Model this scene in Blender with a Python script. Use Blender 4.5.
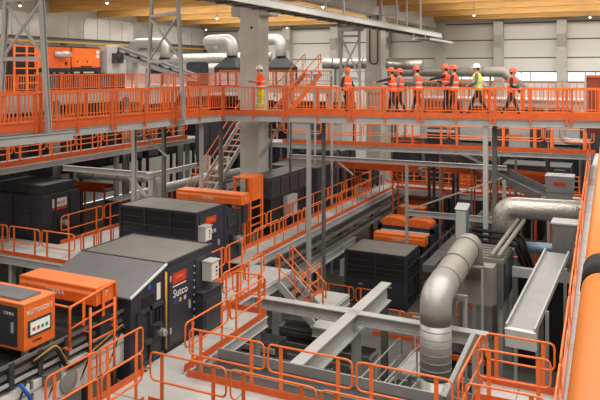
import bpy, bmesh, math, random
from mathutils import Vector, Matrix
random.seed(7)
for o in list(bpy.data.objects): bpy.data.objects.remove(o)
scene = bpy.context.scene
C = scene.collection
R = math.radians

# ------------------------------------------------------------------ camera
cam_d = bpy.data.cameras.new('camera'); cam = bpy.data.objects.new('camera', cam_d); C.objects.link(cam)
cam.location = (0, 0, 10.5); cam.rotation_euler = (R(90), 0, R(25.5))
cam_d.sensor_width = 36; cam_d.lens = 40.44; cam_d.shift_y = -0.2167
cam_d.clip_start = 0.05; cam_d.clip_end = 300
scene.camera = cam

# ------------------------------------------------------------------ world, lights, exposure
scene.view_settings.view_transform = 'Standard'; scene.view_settings.look = 'None'
scene.view_settings.gamma = 1; scene.view_settings.use_curve_mapping = False
scene.view_settings.exposure = 0.32
w = bpy.data.worlds.new('daylight'); scene.world = w; w.use_nodes = True
bg = w.node_tree.nodes['Background']; bg.inputs[0].default_value = (0.93, 0.97, 1.0, 1); bg.inputs[1].default_value = 1.7
def area(name, loc, sx, sy, power, color=(1, .96, .9)):
    l = bpy.data.lights.new(name, 'AREA'); l.shape = 'RECTANGLE'; l.size = sx; l.size_y = sy
    l.energy = power; l.color = color
    o = bpy.data.objects.new(name, l); C.objects.link(o); o.location = loc
    return o
for yy, pw in ((2, 1500), (10, 1650), (17, 1650), (24, 1700), (31, 1750), (39.5, 1450), (44.5, 1500), (49.5, 1600), (54.4, 950)):
    area('roof_fill_strip', (-26.5, yy, 15.6), 16, 1.6, pw * .45); area('roof_fill_strip', (-1.5, yy, 15.6), 18, 1.6, pw * .55)  # added area lights under the closed roof

# ------------------------------------------------------------------ materials
def lin(c):
    c /= 255.
    return c / 12.92 if c <= .04045 else ((c + .055) / 1.055) ** 2.4
def mat(name, rgb, rough=.5, metal=0., var=.12, scale=3., bump=0., stretch=None, emit=0.):
    m = bpy.data.materials.new(name); m.use_nodes = True
    nt = m.node_tree; b = nt.nodes['Principled BSDF']
    c = [lin(v) for v in rgb]
    b.inputs['Roughness'].default_value = rough; b.inputs['Metallic'].default_value = metal
    if emit:
        b.inputs['Emission Color'].default_value = (*c, 1); b.inputs['Emission Strength'].default_value = emit
    tc = nt.nodes.new('ShaderNodeTexCoord'); n = nt.nodes.new('ShaderNodeTexNoise')
    n.inputs['Scale'].default_value = scale; n.inputs['Detail'].default_value = 5
    if stretch:
        mp = nt.nodes.new('ShaderNodeMapping'); mp.inputs['Scale'].default_value = stretch
        nt.links.new(tc.outputs['Object'], mp.inputs[0]); nt.links.new(mp.outputs[0], n.inputs['Vector'])
    else: nt.links.new(tc.outputs['Object'], n.inputs['Vector'])
    r = nt.nodes.new('ShaderNodeValToRGB')
    r.color_ramp.elements[0].position = .3; r.color_ramp.elements[1].position = .7
    r.color_ramp.elements[0].color = (*[v * (1 - var) for v in c], 1)
    r.color_ramp.elements[1].color = (*[min(1, v * (1 + var)) for v in c], 1)
    nt.links.new(n.outputs['Fac'], r.inputs[0]); nt.links.new(r.outputs[0], b.inputs['Base Color'])
    if bump:
        bp = nt.nodes.new('ShaderNodeBump'); bp.inputs['Strength'].default_value = bump; bp.inputs['Distance'].default_value = .02
        nt.links.new(n.outputs['Fac'], bp.inputs['Height']); nt.links.new(bp.outputs[0], b.inputs['Normal'])
    return m
M = {}
M['orange'] = mat('orange_paint', (234, 114, 44), .42, 0, .10, 4)
M['orange_dk'] = mat('orange_toe_board', (212, 92, 36), .5, 0, .14, 3)
M['orange_pale'] = mat('orange_cabinet_top', (240, 132, 70), .5, 0, .06, 2)
M['yellow'] = mat('yellow_orange_handrail', (228, 124, 4), .45, 0, .05, 3)
M['navy'] = mat('charcoal_machine_paint', (50, 53, 62), .42, .0, .15, 2)
M['black'] = mat('black_rubber', (26, 26, 28), .6, 0, .2, 6)
M['blackm'] = mat('matt_black_ring', (16, 16, 18), .9, 0, .1, 6)
M['darkm'] = mat('dark_machine_steel', (64, 66, 70), .5, .3, .25, 5)
M['roofgrey'] = mat('dusty_grey_roof_sheet', (120, 119, 112), .6, 0, .12, 1.3)
M['hood'] = mat('grey_hood_sheet', (112, 114, 117), .5, .1, .08, 1.2)
M['hoodl'] = mat('worn_chute_steel', (146, 147, 146), .5, .1, .08, 2)
M['steel'] = mat('painted_grey_steel', (172, 173, 171), .5, .0, .08, 2)
M['steel_dk'] = mat('mid_grey_steel', (112, 113, 112), .5, .2, .15, 3)
M['galv'] = mat('galvanised_duct', (176, 176, 172), .42, .45, .08, 5)
M['foil'] = mat('foil_insulation', (180, 178, 170), .38, .7, .2, 11, .9)
M['ductpaint'] = mat('dull_grey_duct', (150, 147, 138), .5, .25, .07, 2)
M['deck'] = mat('pale_deck_plate', (180, 180, 177), .6, 0, .10, 1.6)
M['concrete'] = mat('cast_concrete', (184, 181, 172), .8, 0, .10, 1.2, .15)
M['floor'] = mat('hall_floor_concrete', (88, 86, 82), .8, 0, .3, .6)
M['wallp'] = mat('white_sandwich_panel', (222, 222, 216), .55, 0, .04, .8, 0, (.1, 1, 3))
M['rib'] = mat('dark_panel_joint', (110, 110, 104), .6, 0, .1, 2)
M['glulam'] = mat('glulam_timber', (205, 156, 84), .55, 0, .20, 2.2, .1, (.25, 1, 5))
M['woodceil'] = mat('timber_roof_deck', (150, 104, 56), .65, 0, .2, 2, 0, (1, .3, 1))
M['white'] = mat('white_plastic', (226, 226, 222), .5, 0, .04, 2)
M['ctrl'] = mat('light_grey_control_box', (190, 190, 184), .45, 0, .05, 2)
M['red'] = mat('red_plaque', (206, 60, 30), .5, 0, .05, 3)
M['brown'] = mat('red_brown_sheet', (142, 62, 48), .6, 0, .12, 1.4)
M['blue'] = mat('blue_cable', (36, 92, 170), .5, 0, .1, 4)
M['bluegrey'] = mat('blue_grey_pipe', (120, 142, 160), .4, .3, .1, 3)
M['yell'] = mat('yellow_strip', (206, 156, 60), .5, 0, .1, 2)
M['lamp'] = mat('lamp_glow', (255, 240, 210), .5, 0, 0, 1, 0, None, 6)
M['screen'] = mat('status_screen', (206, 212, 206), .3, 0, .1, 20, 0, None, .25)
M['green'] = mat('green_indicator', (60, 160, 80), .4)
M['vest_o'] = mat('orange_vest_cloth', (244, 88, 34), .8, 0, .08, 9)
M['vest_y'] = mat('yellow_vest_cloth', (212, 226, 60), .8, 0, .08, 9)
M['refl'] = mat('silver_reflective_band', (214, 214, 208), .4, 0, .04, 9)
M['cloth_dk'] = mat('dark_trousers', (38, 38, 46), .85, 0, .2, 9)
M['cloth_yel'] = mat('yellow_work_trousers', (206, 214, 40), .8, 0, .1, 9)
M['cloth_gr'] = mat('grey_jacket', (98, 104, 116), .85, 0, .15, 9)
M['skin'] = mat('skin', (206, 150, 122), .55, 0, .05, 9)
M['hair'] = mat('dark_hair', (44, 34, 28), .7, 0, .2, 30)
M['helm_o'] = mat('orange_helmet', (240, 86, 40), .3, 0, .03, 3)
M['helm_w'] = mat('white_helmet', (232, 232, 230), .3, 0, .03, 3)
gl = bpy.data.materials.new('window_glass'); gl.use_nodes = True
nb = gl.node_tree.nodes['Principled BSDF']; nb.inputs['Transmission Weight'].default_value = 1; nb.inputs['Roughness'].default_value = .05
nb.inputs['IOR'].default_value = 1.05
M['glass'] = gl

# ------------------------------------------------------------------ mesh helpers
class MB:
    def __init__(s): s.v = []; s.f = []; s.sm = []; s.mi = []; s.cur = 0
    def face(s, idx, smooth=False): s.f.append(idx); s.sm.append(smooth); s.mi.append(s.cur)
    def hexa(s, p):  # 8 points: bottom loop 4, top loop 4
        n = len(s.v); s.v += [tuple(q) for q in p]
        for q in ((0, 3, 2, 1), (4, 5, 6, 7), (0, 1, 5, 4), (1, 2, 6, 5), (2, 3, 7, 6), (3, 0, 4, 7)):
            s.face(tuple(n + k for k in q))
        return s
    def box(s, x0, x1, y0, y1, z0, z1):
        return s.hexa([(x0, y0, z0), (x1, y0, z0), (x1, y1, z0), (x0, y1, z0), (x0, y0, z1), (x1, y0, z1), (x1, y1, z1), (x0, y1, z1)])
    def bar(s, a, b, wd, ht, up=(0, 0, 1), off=0):
        a = Vector(a); b = Vector(b); d = (b - a).normalized(); up = Vector(up)
        if abs(d.dot(up)) > .98: up = Vector((0, 1, 0))
        r = d.cross(up).normalized() * wd / 2; u = r.cross(d).normalized() * ht / 2
        return s.hexa([a - r - u, a + r - u, b + r - u, b - r - u, a - r + u, a + r + u, b + r + u, b - r + u])
    def hbeam(s, a, b, wd, ht, t=.03):
        a = Vector(a); b = Vector(b); z = Vector((0, 0, 1))
        d = (b - a).normalized()
        u = z if abs(d.z) < .9 else Vector((0, 1, 0))
        r = d.cross(u).normalized(); u = r.cross(d).normalized()
        for k in (1, -1):
            s.bar(a + u * k * (ht / 2 - t / 2), b + u * k * (ht / 2 - t / 2), wd, t, u)
        s.bar(a, b, t, ht - 2 * t, u)
        return s
    def tube(s, pts, r, seg=8, closed=False, caps=True):
        pts = [Vector(p) for p in pts]; n = len(pts)
        rr = r if isinstance(r, (list, tuple)) else [r] * n
        T = []
        for i in range(n):
            if closed: t = pts[(i + 1) % n] - pts[i - 1]
            else: t = pts[min(i + 1, n - 1)] - pts[max(i - 1, 0)]
            T.append(t.normalized())
        up = Vector((0, 0, 1)) if abs(T[0].z) < .9 else Vector((1, 0, 0))
        u = (up - T[0] * up.dot(T[0])).normalized(); base = len(s.v)
        for i in range(n):
            u = (u - T[i] * u.dot(T[i])).normalized(); v = T[i].cross(u)
            for k in range(seg):
                a = 2 * math.pi * k / seg
                s.v.append(tuple(pts[i] + (u * math.cos(a) + v * math.sin(a)) * rr[i]))
        m = n if closed else n - 1
        for i in range(m):
            j = (i + 1) % n
            for k in range(seg):
                l = (k + 1) % seg
                s.face((base + i * seg + k, base + i * seg + l, base + j * seg + l, base + j * seg + k), True)
        if caps and not closed:
            s.face(tuple(base + k for k in reversed(range(seg)))); s.face(tuple(base + (n - 1) * seg + k for k in range(seg)))
        return s
    def prism(s, prof, y0, y1, axis='x'):
        # prof: list of 2D points; extruded from y0 to y1 along axis
        n = len(prof); b = len(s.v)
        for t in (y0, y1):
            for (p, q) in prof:
                s.v.append((t, p, q) if axis == 'x' else ((p, t, q) if axis == 'y' else (p, q, t)))
        s.face(tuple(b + k for k in range(n))); s.face(tuple(b + n + k for k in reversed(range(n))))
        for k in range(n):
            l = (k + 1) % n; s.face((b + k, b + n + k, b + n + l, b + l))
        return s
    def lathe(s, prof, c=(0, 0, 0), seg=12, sx=1, sy=1):
        b = len(s.v); n = len(prof)
        for (r, z) in prof:
            for k in range(seg):
                a = 2 * math.pi * k / seg
                s.v.append((c[0] + r * sx * math.cos(a), c[1] + r * sy * math.sin(a), c[2] + z))
        for i in range(n - 1):
            for k in range(seg):
                l = (k + 1) % seg
                s.face((b + i * seg + k, b + i * seg + l, b + (i + 1) * seg + l, b + (i + 1) * seg + k), True)
        s.face(tuple(b + k for k in reversed(range(seg)))); s.face(tuple(b + (n - 1) * seg + k for k in range(seg)))
        return s
    def build(s, name, m, parent=None, mats=None):
        me = bpy.data.meshes.new(name)
        o0 = Vector(wloc(parent)) if parent else Vector((0, 0, 0))
        vs = [Vector(v) for v in s.v]
        lo = Vector([min(v[i] for v in vs) for i in range(3)]); hi = Vector([max(v[i] for v in vs) for i in range(3)])
        c = Vector(((lo.x + hi.x) / 2, (lo.y + hi.y) / 2, lo.z))
        me.from_pydata([tuple(v - c) for v in vs], [], s.f)
        for i, p in enumerate(me.polygons):
            p.use_smooth = s.sm[i]; p.material_index = s.mi[i]
        for x in (mats or [m]): me.materials.append(M[x])
        bm = bmesh.new(); bm.from_mesh(me); bmesh.ops.recalc_face_normals(bm, faces=bm.faces); bm.to_mesh(me); bm.free()
        o = bpy.data.objects.new(name, me); C.objects.link(o)
        o.location = c - o0
        if parent: o.parent = parent
        return o
def wloc(o):
    l = Vector(o.location)
    while o.parent: o = o.parent; l += Vector(o.location)
    return l
def tag(o, label=None, cat=None, group=None, kind=None):
    if label: o['label'] = label
    if cat: o['category'] = cat
    if group: o['group'] = group
    if kind: o['kind'] = kind
    return o
def thing(name, label, cat, loc, group=None):
    o = bpy.data.objects.new(name, None); C.objects.link(o); o.location = loc; o.empty_display_size = .2
    return tag(o, label, cat, group)
def inst(src, name, parent, world):
    o = bpy.data.objects.new(name, src.data); C.objects.link(o); o.parent = parent
    o.location = Vector(world) - wloc(parent); o.rotation_euler = src.rotation_euler
    return o
def box(name, m, parent, *b): return MB().box(*b).build(name, m, parent)
def text(body, size, m, parent, loc, rot, name='lettering', depth=.004):
    cu = bpy.data.curves.new('t', 'FONT'); cu.body = body; cu.size = size; cu.extrude = depth
    cu.align_x = 'CENTER'; cu.align_y = 'CENTER'; cu.resolution_u = 3
    t = bpy.data.objects.new('t', cu); C.objects.link(t); bpy.context.view_layer.update()
    me = bpy.data.meshes.new_from_object(t.evaluated_get(bpy.context.evaluated_depsgraph_get()))
    bpy.data.objects.remove(t)
    me.materials.clear(); me.materials.append(M[m])
    o = bpy.data.objects.new(name, me); C.objects.link(o); o.parent = parent
    o.location = Vector(loc) - wloc(parent); o.rotation_euler = rot
    return o
SOUTH = (R(90), 0, 0); EAST = (R(90), 0, R(90))

def arc_pts(c, r, a0, a1, e1, e2, n=4):
    c = Vector(c); return [c + Vector(e1) * r * math.cos(a0 + (a1 - a0) * k / n) + Vector(e2) * r * math.sin(a0 + (a1 - a0) * k / n) for k in range(n + 1)]
def bend(pts, r, n=5):
    """round the corners of a polyline"""
    pts = [Vector(p) for p in pts]; out = [pts[0]]
    for i in range(1, len(pts) - 1):
        a = (pts[i - 1] - pts[i]).normalized(); b = (pts[i + 1] - pts[i]).normalized()
        ang = a.angle(b); t = min(r / math.tan(ang / 2), .49 * (pts[i - 1] - pts[i]).length, .49 * (pts[i + 1] - pts[i]).length)
        p0 = pts[i] + a * t; p1 = pts[i] + b * t
        for k in range(n + 1):
            u = k / n; out.append(p0 * (1 - u) ** 2 + pts[i] * 2 * u * (1 - u) + p1 * u ** 2)
    out.append(pts[-1]); return out

# ------------------------------------------------------------------ railings
def loop_rail(label, a, b, panel=2.0, toe=.16, h=1.1, lo=.52, name='safety_railing', r=.024, toe_m='orange_dk', post_w=.085):
    """run of rounded loop panels on flat posts from deck point a to deck point b"""
    a = Vector(a); b = Vector(b); d = b - a; L = d.length; n = max(1, round(L / panel)); u = d / L
    t = thing(name, label, 'railing', a)
    Z = Vector((0, 0, 1)); hd = Vector((u.x, u.y, 0)).normalized(); side = Vector((hd.y, -hd.x, 0))
    for k in range(n):
        p = a + d * (k / n) + u * .05; q = a + d * ((k + 1) / n) - u * .05
        loop = bend([(p + q) / 2 + Z * h, q + Z * h, q + Z * lo, p + Z * lo, p + Z * h, (p + q) / 2 + Z * h], .13, 4)[:-1]
        MB().tube(loop, r, 6, closed=True).build('rail_loop', 'orange', t)
        for f in (.16, .84):
            c = p + (q - p) * f
            MB().bar(c - Z * .12, c + Z * (h - .01), post_w, .016, side).build('post', 'orange', t)
    if toe:
        MB().bar(a + Z * (toe / 2) + side * .012, b + Z * (toe / 2) + side * .012, .012, toe).build('toe_board', toe_m, t)
    return t
def bar_rail(label, a, b, span=2.9, h=1.1, name='bridge_railing', step=.135, toe=.2, flip=1):
    """run of upright balusters between doubled flat posts"""
    a = Vector(a); b = Vector(b); d = b - a; L = d.length; u = d / L; Z = Vector((0, 0, 1)); side = Vector((u.y, -u.x, 0)) * flip
    t = thing(name, label, 'railing', a)
    MB().bar(a + Z * h, b + Z * h, .06, .05).build('top_rail', 'orange', t)
    MB().bar(a + Z * .27, b + Z * .27, .04, .035).build('bottom_rail', 'orange', t)
    MB().bar(a + Z * (toe / 2 - .02) + side * .04, b + Z * (toe / 2 - .02) + side * .04, .014, toe).build('toe_board', 'orange_dk', t)
    ns = max(1, round(L / span)); pos = []
    for k in range(ns + 1):
        c = a + d * (k / ns)
        offs = (0,) if k in (0, ns) else (-.09, .09)
        for o in offs: pos.append(c + u * o)
        if k < ns: pos.append(c + d * (.5 / ns))
    for c in pos: MB().bar(c - Z * .22 + side * .055, c + Z * (h + .0) + side * .045, .02, .085, u).build('post', 'orange_dk', t)
    nb_ = min(290, int(L / step)); src = None
    for k in range(1, nb_):
        c = a + d * (k / nb_)
        if src is None:
            src = MB().bar(c + Z * .25, c + Z * (h - .02), .024, .024, u).build('baluster', 'orange', t)
        else: inst(src, 'baluster', t, c + Z * .25)
    return t
def posts_below(parent, pts, z0, wd=.18, m='steel'):
    for (x, y, z1) in pts:
        MB().hbeam((x, y, z0), (x, y, z1), wd, wd, .022).build('column', m, parent)

# ================================================================== the hall
def struct(o): o['kind'] = 'structure'; return o
struct(box('floor', 'floor', None, -38, 14, -6, 58, -.2, 0))
struct(box('ceiling', 'woodceil', None, -38.3, 14, -6, 58.3, 16, 16.2))
for i, yb in enumerate((-1, 6, 13, 20, 27, 37, 42, 47, 52, 56.9)):
    o = struct(MB().box(-38, 14, yb - .12, yb + .12, 14.7, 16 if i < 9 else 15.25).build('roof_beam', 'glulam'))
    o['label'] = 'long glulam timber roof beam spanning the hall'; o['group'] = 'glulam roof beams'
o = struct(box('wall_right', 'wallp', None, 14, 14.25, -6, 58.2, 0, 16)); o['label'] = 'white panel wall along the right side of the hall'
o = struct(box('wall_front', 'wallp', None, -38.3, 14, -6.25, -6, 0, 16)); o['label'] = 'white panel wall behind the viewing platform'
COLX = [-33.7, -28.8, -23.9, -19, -14.1, -9.2, -4.3, .6, 5.5, 10.4]
wb = thing('wall_back', 'white horizontal panel wall with dark joints behind the ducts', 'wall', (-12, 58, 0)); struct(wb); del wb['category']
rows = [(0, 3.2), (3.2, 6.4), (6.4, 9.5), (10.36, 11.5), (11.5, 13), (13, 14.4), (14.4, 16)]
edges = [-38.2] + COLX + [14]
for i in range(len(edges) - 1):
    x0, x1 = edges[i], edges[i + 1]
    for (z0, z1) in rows:
        box('wall_panel', 'wallp', wb, x0 + .01, x1 - .01, 58, 58.25, z0 + .05, z1 - .05)
box('panel_joints', 'rib', wb, -38.2, 14, 58.06, 58.2, 0, 9.5); box('panel_joints', 'rib', wb, -38.2, 14, 58.06, 58.2, 10.36, 16)
for i in range(len(edges) - 1):
    if edges[i] < -14.2:
        box('wall_panel', 'wallp', wb, edges[i] + .01, edges[i + 1] - .01, 58, 58.25, 9.5, 10.36); continue
    x0, x1 = edges[i] + .38, edges[i + 1] - .38
    wn = struct(thing('window_%d' % (i + 1), 'low strip window in the white panel wall between columns', 'window', (x0, 58, 9.5))); del wn['category']; wn['group'] = 'strip windows in the back wall'
    f = MB().box(x0, x1, 58.05, 58.15, 9.5, 9.56).box(x0, x1, 58.05, 58.15, 10.3, 10.36)
    for t in (0, .32, .5, 1): f.box(x0 + (x1 - x0 - .06) * t, x0 + (x1 - x0 - .06) * t + .06, 58.05, 58.15, 9.56, 10.3)
    f.build('window_frame', 'rib', wn)
    for a, b in ((0, .32), (.32, .5), (.5, 1)):
        box('pane', 'glass', wn, x0 + (x1 - x0 - .06) * a + .06, x0 + (x1 - x0 - .06) * b, 58.09, 58.11, 9.56, 10.3)
for x in COLX:
    o = struct(MB().box(x - .37, x + .37, 57.3, 58.02, 0, 14.7).prism([(57.35, 12.2), (57.35, 13.4), (56.9, 13.4)], x - .3, x + .3).build('wall_column', 'concrete'))
    o['label'] = 'square concrete column standing against the white panel wall'; o['group'] = 'wall columns'
wl = thing('wall_left', 'grey concrete panel wall at the far side of the hall', 'wall', (-38.1, 26, 0)); struct(wl); del wl['category']
for k in range(20):
    y = -6 + k * 3.2
    for (z0, z1) in ((0, 8), (8, 12.2), (12.2, 16)):
        box('wall_panel', 'concrete', wl, -38.35, -38.1, y + .015, min(y + 3.185, 58), z0 + .01, z1 - .01)
box('panel_joints', 'rib', wl, -38.3, -38.15, -6, 58, 0, 16)
def rounded(y0, y1, z0, z1, r):
    P = []
    for (cy, cz, a) in ((y1 - r, z1 - r, 0), (y0 + r, z1 - r, 90), (y0 + r, z0 + r, 180), (y1 - r, z0 + r, 270)):
        for k in range(5): P.append((cy + r * math.cos(R(a + k * 22.5)), cz + r * math.sin(R(a + k * 22.5))))
    return P
for i, (y0, y1) in enumerate(((40.4, 46.3), (48.6, 57.2), (30.5, 36.4))):  # white panels paint lit patches of the concrete
    o = thing('window_%d' % (i + 20), 'white rounded panel standing in for a lit patch high on the concrete wall', 'window', (-38, y0, 12.3)); struct(o); del o['category']; o['group'] = 'rounded lit patch panels'  # stand-in for a lit patch of the concrete, not a window
    MB().prism(rounded(y0, y1, 12.3, 14.6, .5), -38.12, -38.02).build('pane', 'wallp', o)  # painted lit patch, not a glass pane
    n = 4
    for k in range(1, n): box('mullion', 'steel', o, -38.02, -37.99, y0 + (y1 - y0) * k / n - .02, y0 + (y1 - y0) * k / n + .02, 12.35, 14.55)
o = thing('crane_rail', 'yellow edged grey crane rail along the concrete wall', 'rail', (-37.6, 20, 12.6))
MB().hbeam((-37.6, -4, 12.75), (-37.6, 57.5, 12.75), .4, .3).build('beam', 'steel_dk', o)
box('yellow_strip', 'yell', o, -37.39, -37.35, -4, 57.5, 12.5, 12.62)
for yb in (0, 7, 14, 21, 28, 38, 47.3, 57.25): box('bracket', 'steel_dk', o, -38.1, -37.5, yb, yb + .25, 12.35, 12.6)

# big concrete columns on the machine line, and the girder they carry
o = struct(MB().box(-15.6, -14.65, 26.4, 27.35, 0, 16).build('concrete_column', 'concrete')); o['label'] = 'massive square concrete column passing up behind the footbridge corner'
col1 = o
MB().box(-16.1, -14.1, 26.45, 27.3, 12.95, 13.5).build('corbel', 'concrete', o)
MB().tube([(-15.0, 26.38, 12.4), (-15.0, 26.42, 12.4)], .06, 10).build('cast_hole', 'black', o)
o = struct(MB().box(-15.3, -14.3, 42.3, 43.3, 0, 16).build('concrete_column', 'concrete')); o['label'] = 'tall concrete column with a black cable loop hanging down it'
tag(MB().tube(bend([(-15.05, 42.26, 15), (-15.05, 42.26, 10.9), (-14.5, 42.26, 10.9), (-14.5, 42.26, 15)], .3), .035, 6).build('cable', 'black', o), 'black hanging cable loop')
box('kicker_sheet', 'deck', o, -15.38, -14.2, 42.2, 43.38, 9.0, 10.6)
o = struct(MB().box(-15.2, -14.4, 27.3, 57.6, 14.1, 15.4).build('roof_girder', 'concrete')); o['label'] = 'long concrete girder running over the tall columns to the back wall'

# pendant lamps
for (px, d) in ((107, 37.5), (217, 48.7), (206, 62.6), (287, 59.7), (323, 39.8), (474, 46), (590, 47.8), (20, 39)):
    a = (px - 300) / 674 * d; x = .9026 * a - .4305 * d; y = .4305 * a + .9026 * d
    t = thing('pendant_lamp', 'small pendant lamp hanging below the timber roof', 'lamp', (x, y, 14.2), 'pendant lamps under the roof')
    MB().tube([(x, y, 14.5), (x, y, 16)], .015, 5).build('rod', 'steel_dk', t)
    MB().lathe([(.12, 0), (.07, .14), (.03, .26)], (x, y, 14.25), 10).build('shade', 'steel_dk', t)
    MB().lathe([(.02, -.06), (.06, -.03), (.08, .02), (.06, .06)], (x, y, 14.22), 10).build('bulb', 'lamp', t)

# ================================================================== footbridge (L shaped, z = 8.69)
ZB = 8.69
A0 = Vector((-16.85, 6.0, ZB)); A1 = Vector((-14.85, 23.76, ZB)); B1 = Vector((.9, 26.9, ZB))
uL = (A1 - A0).normalized(); sL = Vector((-uL.y, uL.x, 0)); uR = (B1 - A1).normalized(); sR = Vector((-uR.y, uR.x, 0))
W = 1.7
br = thing('footbridge', 'grey L-shaped steel footbridge with pale deck crossing above the machines', 'footbridge', A1)
def slab(p, q, s, w_, z0, z1, name, m, parent):
    return MB().hexa([p + Vector((0, 0, z0)), q + Vector((0, 0, z0)), q + s * w_ + Vector((0, 0, z0)), p + s * w_ + Vector((0, 0, z0)),
                      p + Vector((0, 0, z1)), q + Vector((0, 0, z1)), q + s * w_ + Vector((0, 0, z1)), p + s * w_ + Vector((0, 0, z1))]).build(name, m, parent)
slab(A0, A1 + uL * 1.7, sL, W, -.05, 0, 'deck', 'deck', br); slab(A1 - uR * 1.7, B1, sR, W, -.06, -.005, 'deck', 'deck', br)
for (p, q, s) in ((A0, A1, sL), (A1, B1, sR)):
    for k in (.05, W - .05):
        MB().hbeam(p + s * k + Vector((0, 0, -.17)), q + s * k + Vector((0, 0, -.17)), .12, .24, .02).build('edge_beam', 'steel', br)
    L = (q - p).length
    for k in range(int(L / 1.5)):
        c = p + (q - p) * ((k + .5) / int(L / 1.5))
        MB().bar(c + s * .1 + Vector((0, 0, -.15)), c + s * (W - .1) + Vector((0, 0, -.15)), .08, .14).build('cross_beam', 'steel_dk', br)
bar_rail('orange upright-bar railing along the left wing of the footbridge, inner edge', A0, A1)
bar_rail('orange upright-bar railing below the row of people on the footbridge', A1, B1)
bar_rail('orange upright-bar railing along the left wing of the footbridge, outer edge', A0 + sL * W, A1 + sL * W + uL * 1.2, flip=-1)
bar_rail('orange upright-bar railing behind the row of people on the footbridge', A1 + sR * W + uR * 2.2, B1 + sR * W, flip=-1)
# extra support channel in front of the left wing
o = MB().hbeam((-16.45, 7, 8.47), (-15.42, 15.9, 8.47), .16, .26, .03).build('support_beam', 'steel'); tag(o, 'pale channel beam bolted in front of the left footbridge wing', 'beam')
# columns under the bridge
def steel_col(label, x, y, z1, z0=0, wd=.26, m='steel', braces=()):
    t = thing('steel_column', label, 'column', (x, y, z0))
    MB().hbeam((x, y, z0), (x, y, z1), wd, wd, .03).build('shaft', m, t)
    MB().box(x - wd * .8, x + wd * .8, y - wd * .8, y + wd * .8, z0, z0 + .03).build('base_plate', m, t)
    for (p, q) in braces: MB().bar(p, q, .07, .07).build('brace', m, t)
    return t
steel_col('pale steel column under the footbridge beside the large grey duct', -4.62, 25.95, 8.45, 0, .17)
steel_col('darker steel column paired behind the pale one near the large duct', -4.48, 27.1, 8.45, 0, .17, 'steel_dk')
steel_col('grey steel column beyond the two footbridge columns at the duct', -4.3, 28.3, 6.0, 0, .14, 'steel')
steel_col('pale steel column under the footbridge above the aisle stairs', -11.35, 24.62, 8.45, 0, .15)
steel_col('dark slim steel column behind the pale one above the aisle stairs', -11.3, 26.0, 8.45, 0, .13, 'steel_dk')
steel_col('pale steel column below the footbridge corner beside the steep stair', -15.35, 22.9, 8.45, 0, .13)
steel_col('dark steel column below the footbridge corner beside the steep stair', -15.5, 24.6, 8.45, 0, .14, 'steel_dk')
steel_col('pale steel column below the left footbridge wing near the duct elbow', -17.12, 20.9, 8.45, 0, .15, 'steel', [((-17.1, 21.0, 8.2), (-16.4, 22.1, 7.0))])
steel_col('slim grey column below the left footbridge wing near orange mid railing', -16.68, 22.2, 8.45, 0, .13, 'steel_dk')
# diagonal knee brace right of the concrete column
o = thing('knee_brace', 'pale diagonal brace below the footbridge beside the concrete column', 'brace', (-13.7, 26.2, 7.2))
MB().bar((-14.58, 26.4, 6.6), (-13.2, 26.3, 8.5), .12, .12).build('brace_bar', 'steel', o)
MB().bar((-13.1, 26.3, 6.9), (-13.1, 26.3, 8.5), .08, .08).build('strut', 'steel', o)

# trestles that straddle the bridge and carry a conveyor overhead
def trestle(label, lb, lt, rb, rt, wd, xz=(10.9, 12.6), feet=()):
    t = thing('conveyor_trestle', label, 'trestle', lb); lb, lt, rb, rt = map(Vector, (lb, lt, rb, rt))
    MB().hbeam(lb, lt, wd, wd, .03).build('leg', 'steel', t); MB().hbeam(rb, rt, wd, wd, .03).build('leg', 'steel', t)
    def at(p, q, z): return p + (q - p) * ((z - p.z) / (q.z - p.z))
    z0, z1 = xz
    MB().bar(at(lb, lt, z0), at(rb, rt, z1), .07, .07).build('brace', 'steel', t); MB().bar(at(rb, rt, z0), at(lb, lt, z1), .07, .07).build('brace', 'steel', t)
    MB().bar(at(lb, lt, z0 - .05), at(rb, rt, z0 - .05), .1, .12).build('tie_bar', 'steel', t)
    MB().bar(at(lb, lt, z1 + .1), at(rb, rt, z1 + .1), .1, .12).build('tie_bar', 'steel', t)
    for (f0, f1) in feet: MB().bar(f0, f1, .16, .14).build('foot_bracket', 'steel', t)
    MB().bar(lt + (lt - rt).normalized() * .2, rt + (rt - lt).normalized() * .2, .2, .2).build('head_beam', 'steel', t)
trestle('splayed grey steel trestle at the far end of the left bridge wing', (-17.95, 15.3, 8.6), (-17.55, 15.35, 14.5), (-15.5, 15.0, 8.62), (-16.05, 15.1, 14.5), .14, feet=[((-18.08, 15.3, 8.54), (-17.46, 15.2, 8.54))])
trestle('splayed grey steel trestle near the footbridge corner', (-17.8, 22.5, 8.6), (-17.35, 22.4, 14.5), (-14.86, 21.0, 8.6), (-15.35, 21.2, 14.5), .12, feet=[((-17.92, 22.5, 8.54), (-16.68, 22.36, 8.54)), ((-14.74, 21.0, 8.54), (-15.16, 21.05, 8.54))])
trestle('short grey trestle beside the concrete column under the overhead conveyor', (-13.65, 33.3, 6.6), (-13.4, 33.3, 12.65), (-12.4, 33.45, 6.6), (-12.5, 33.45, 12.65), .12, (10.1, 12.2))

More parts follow.
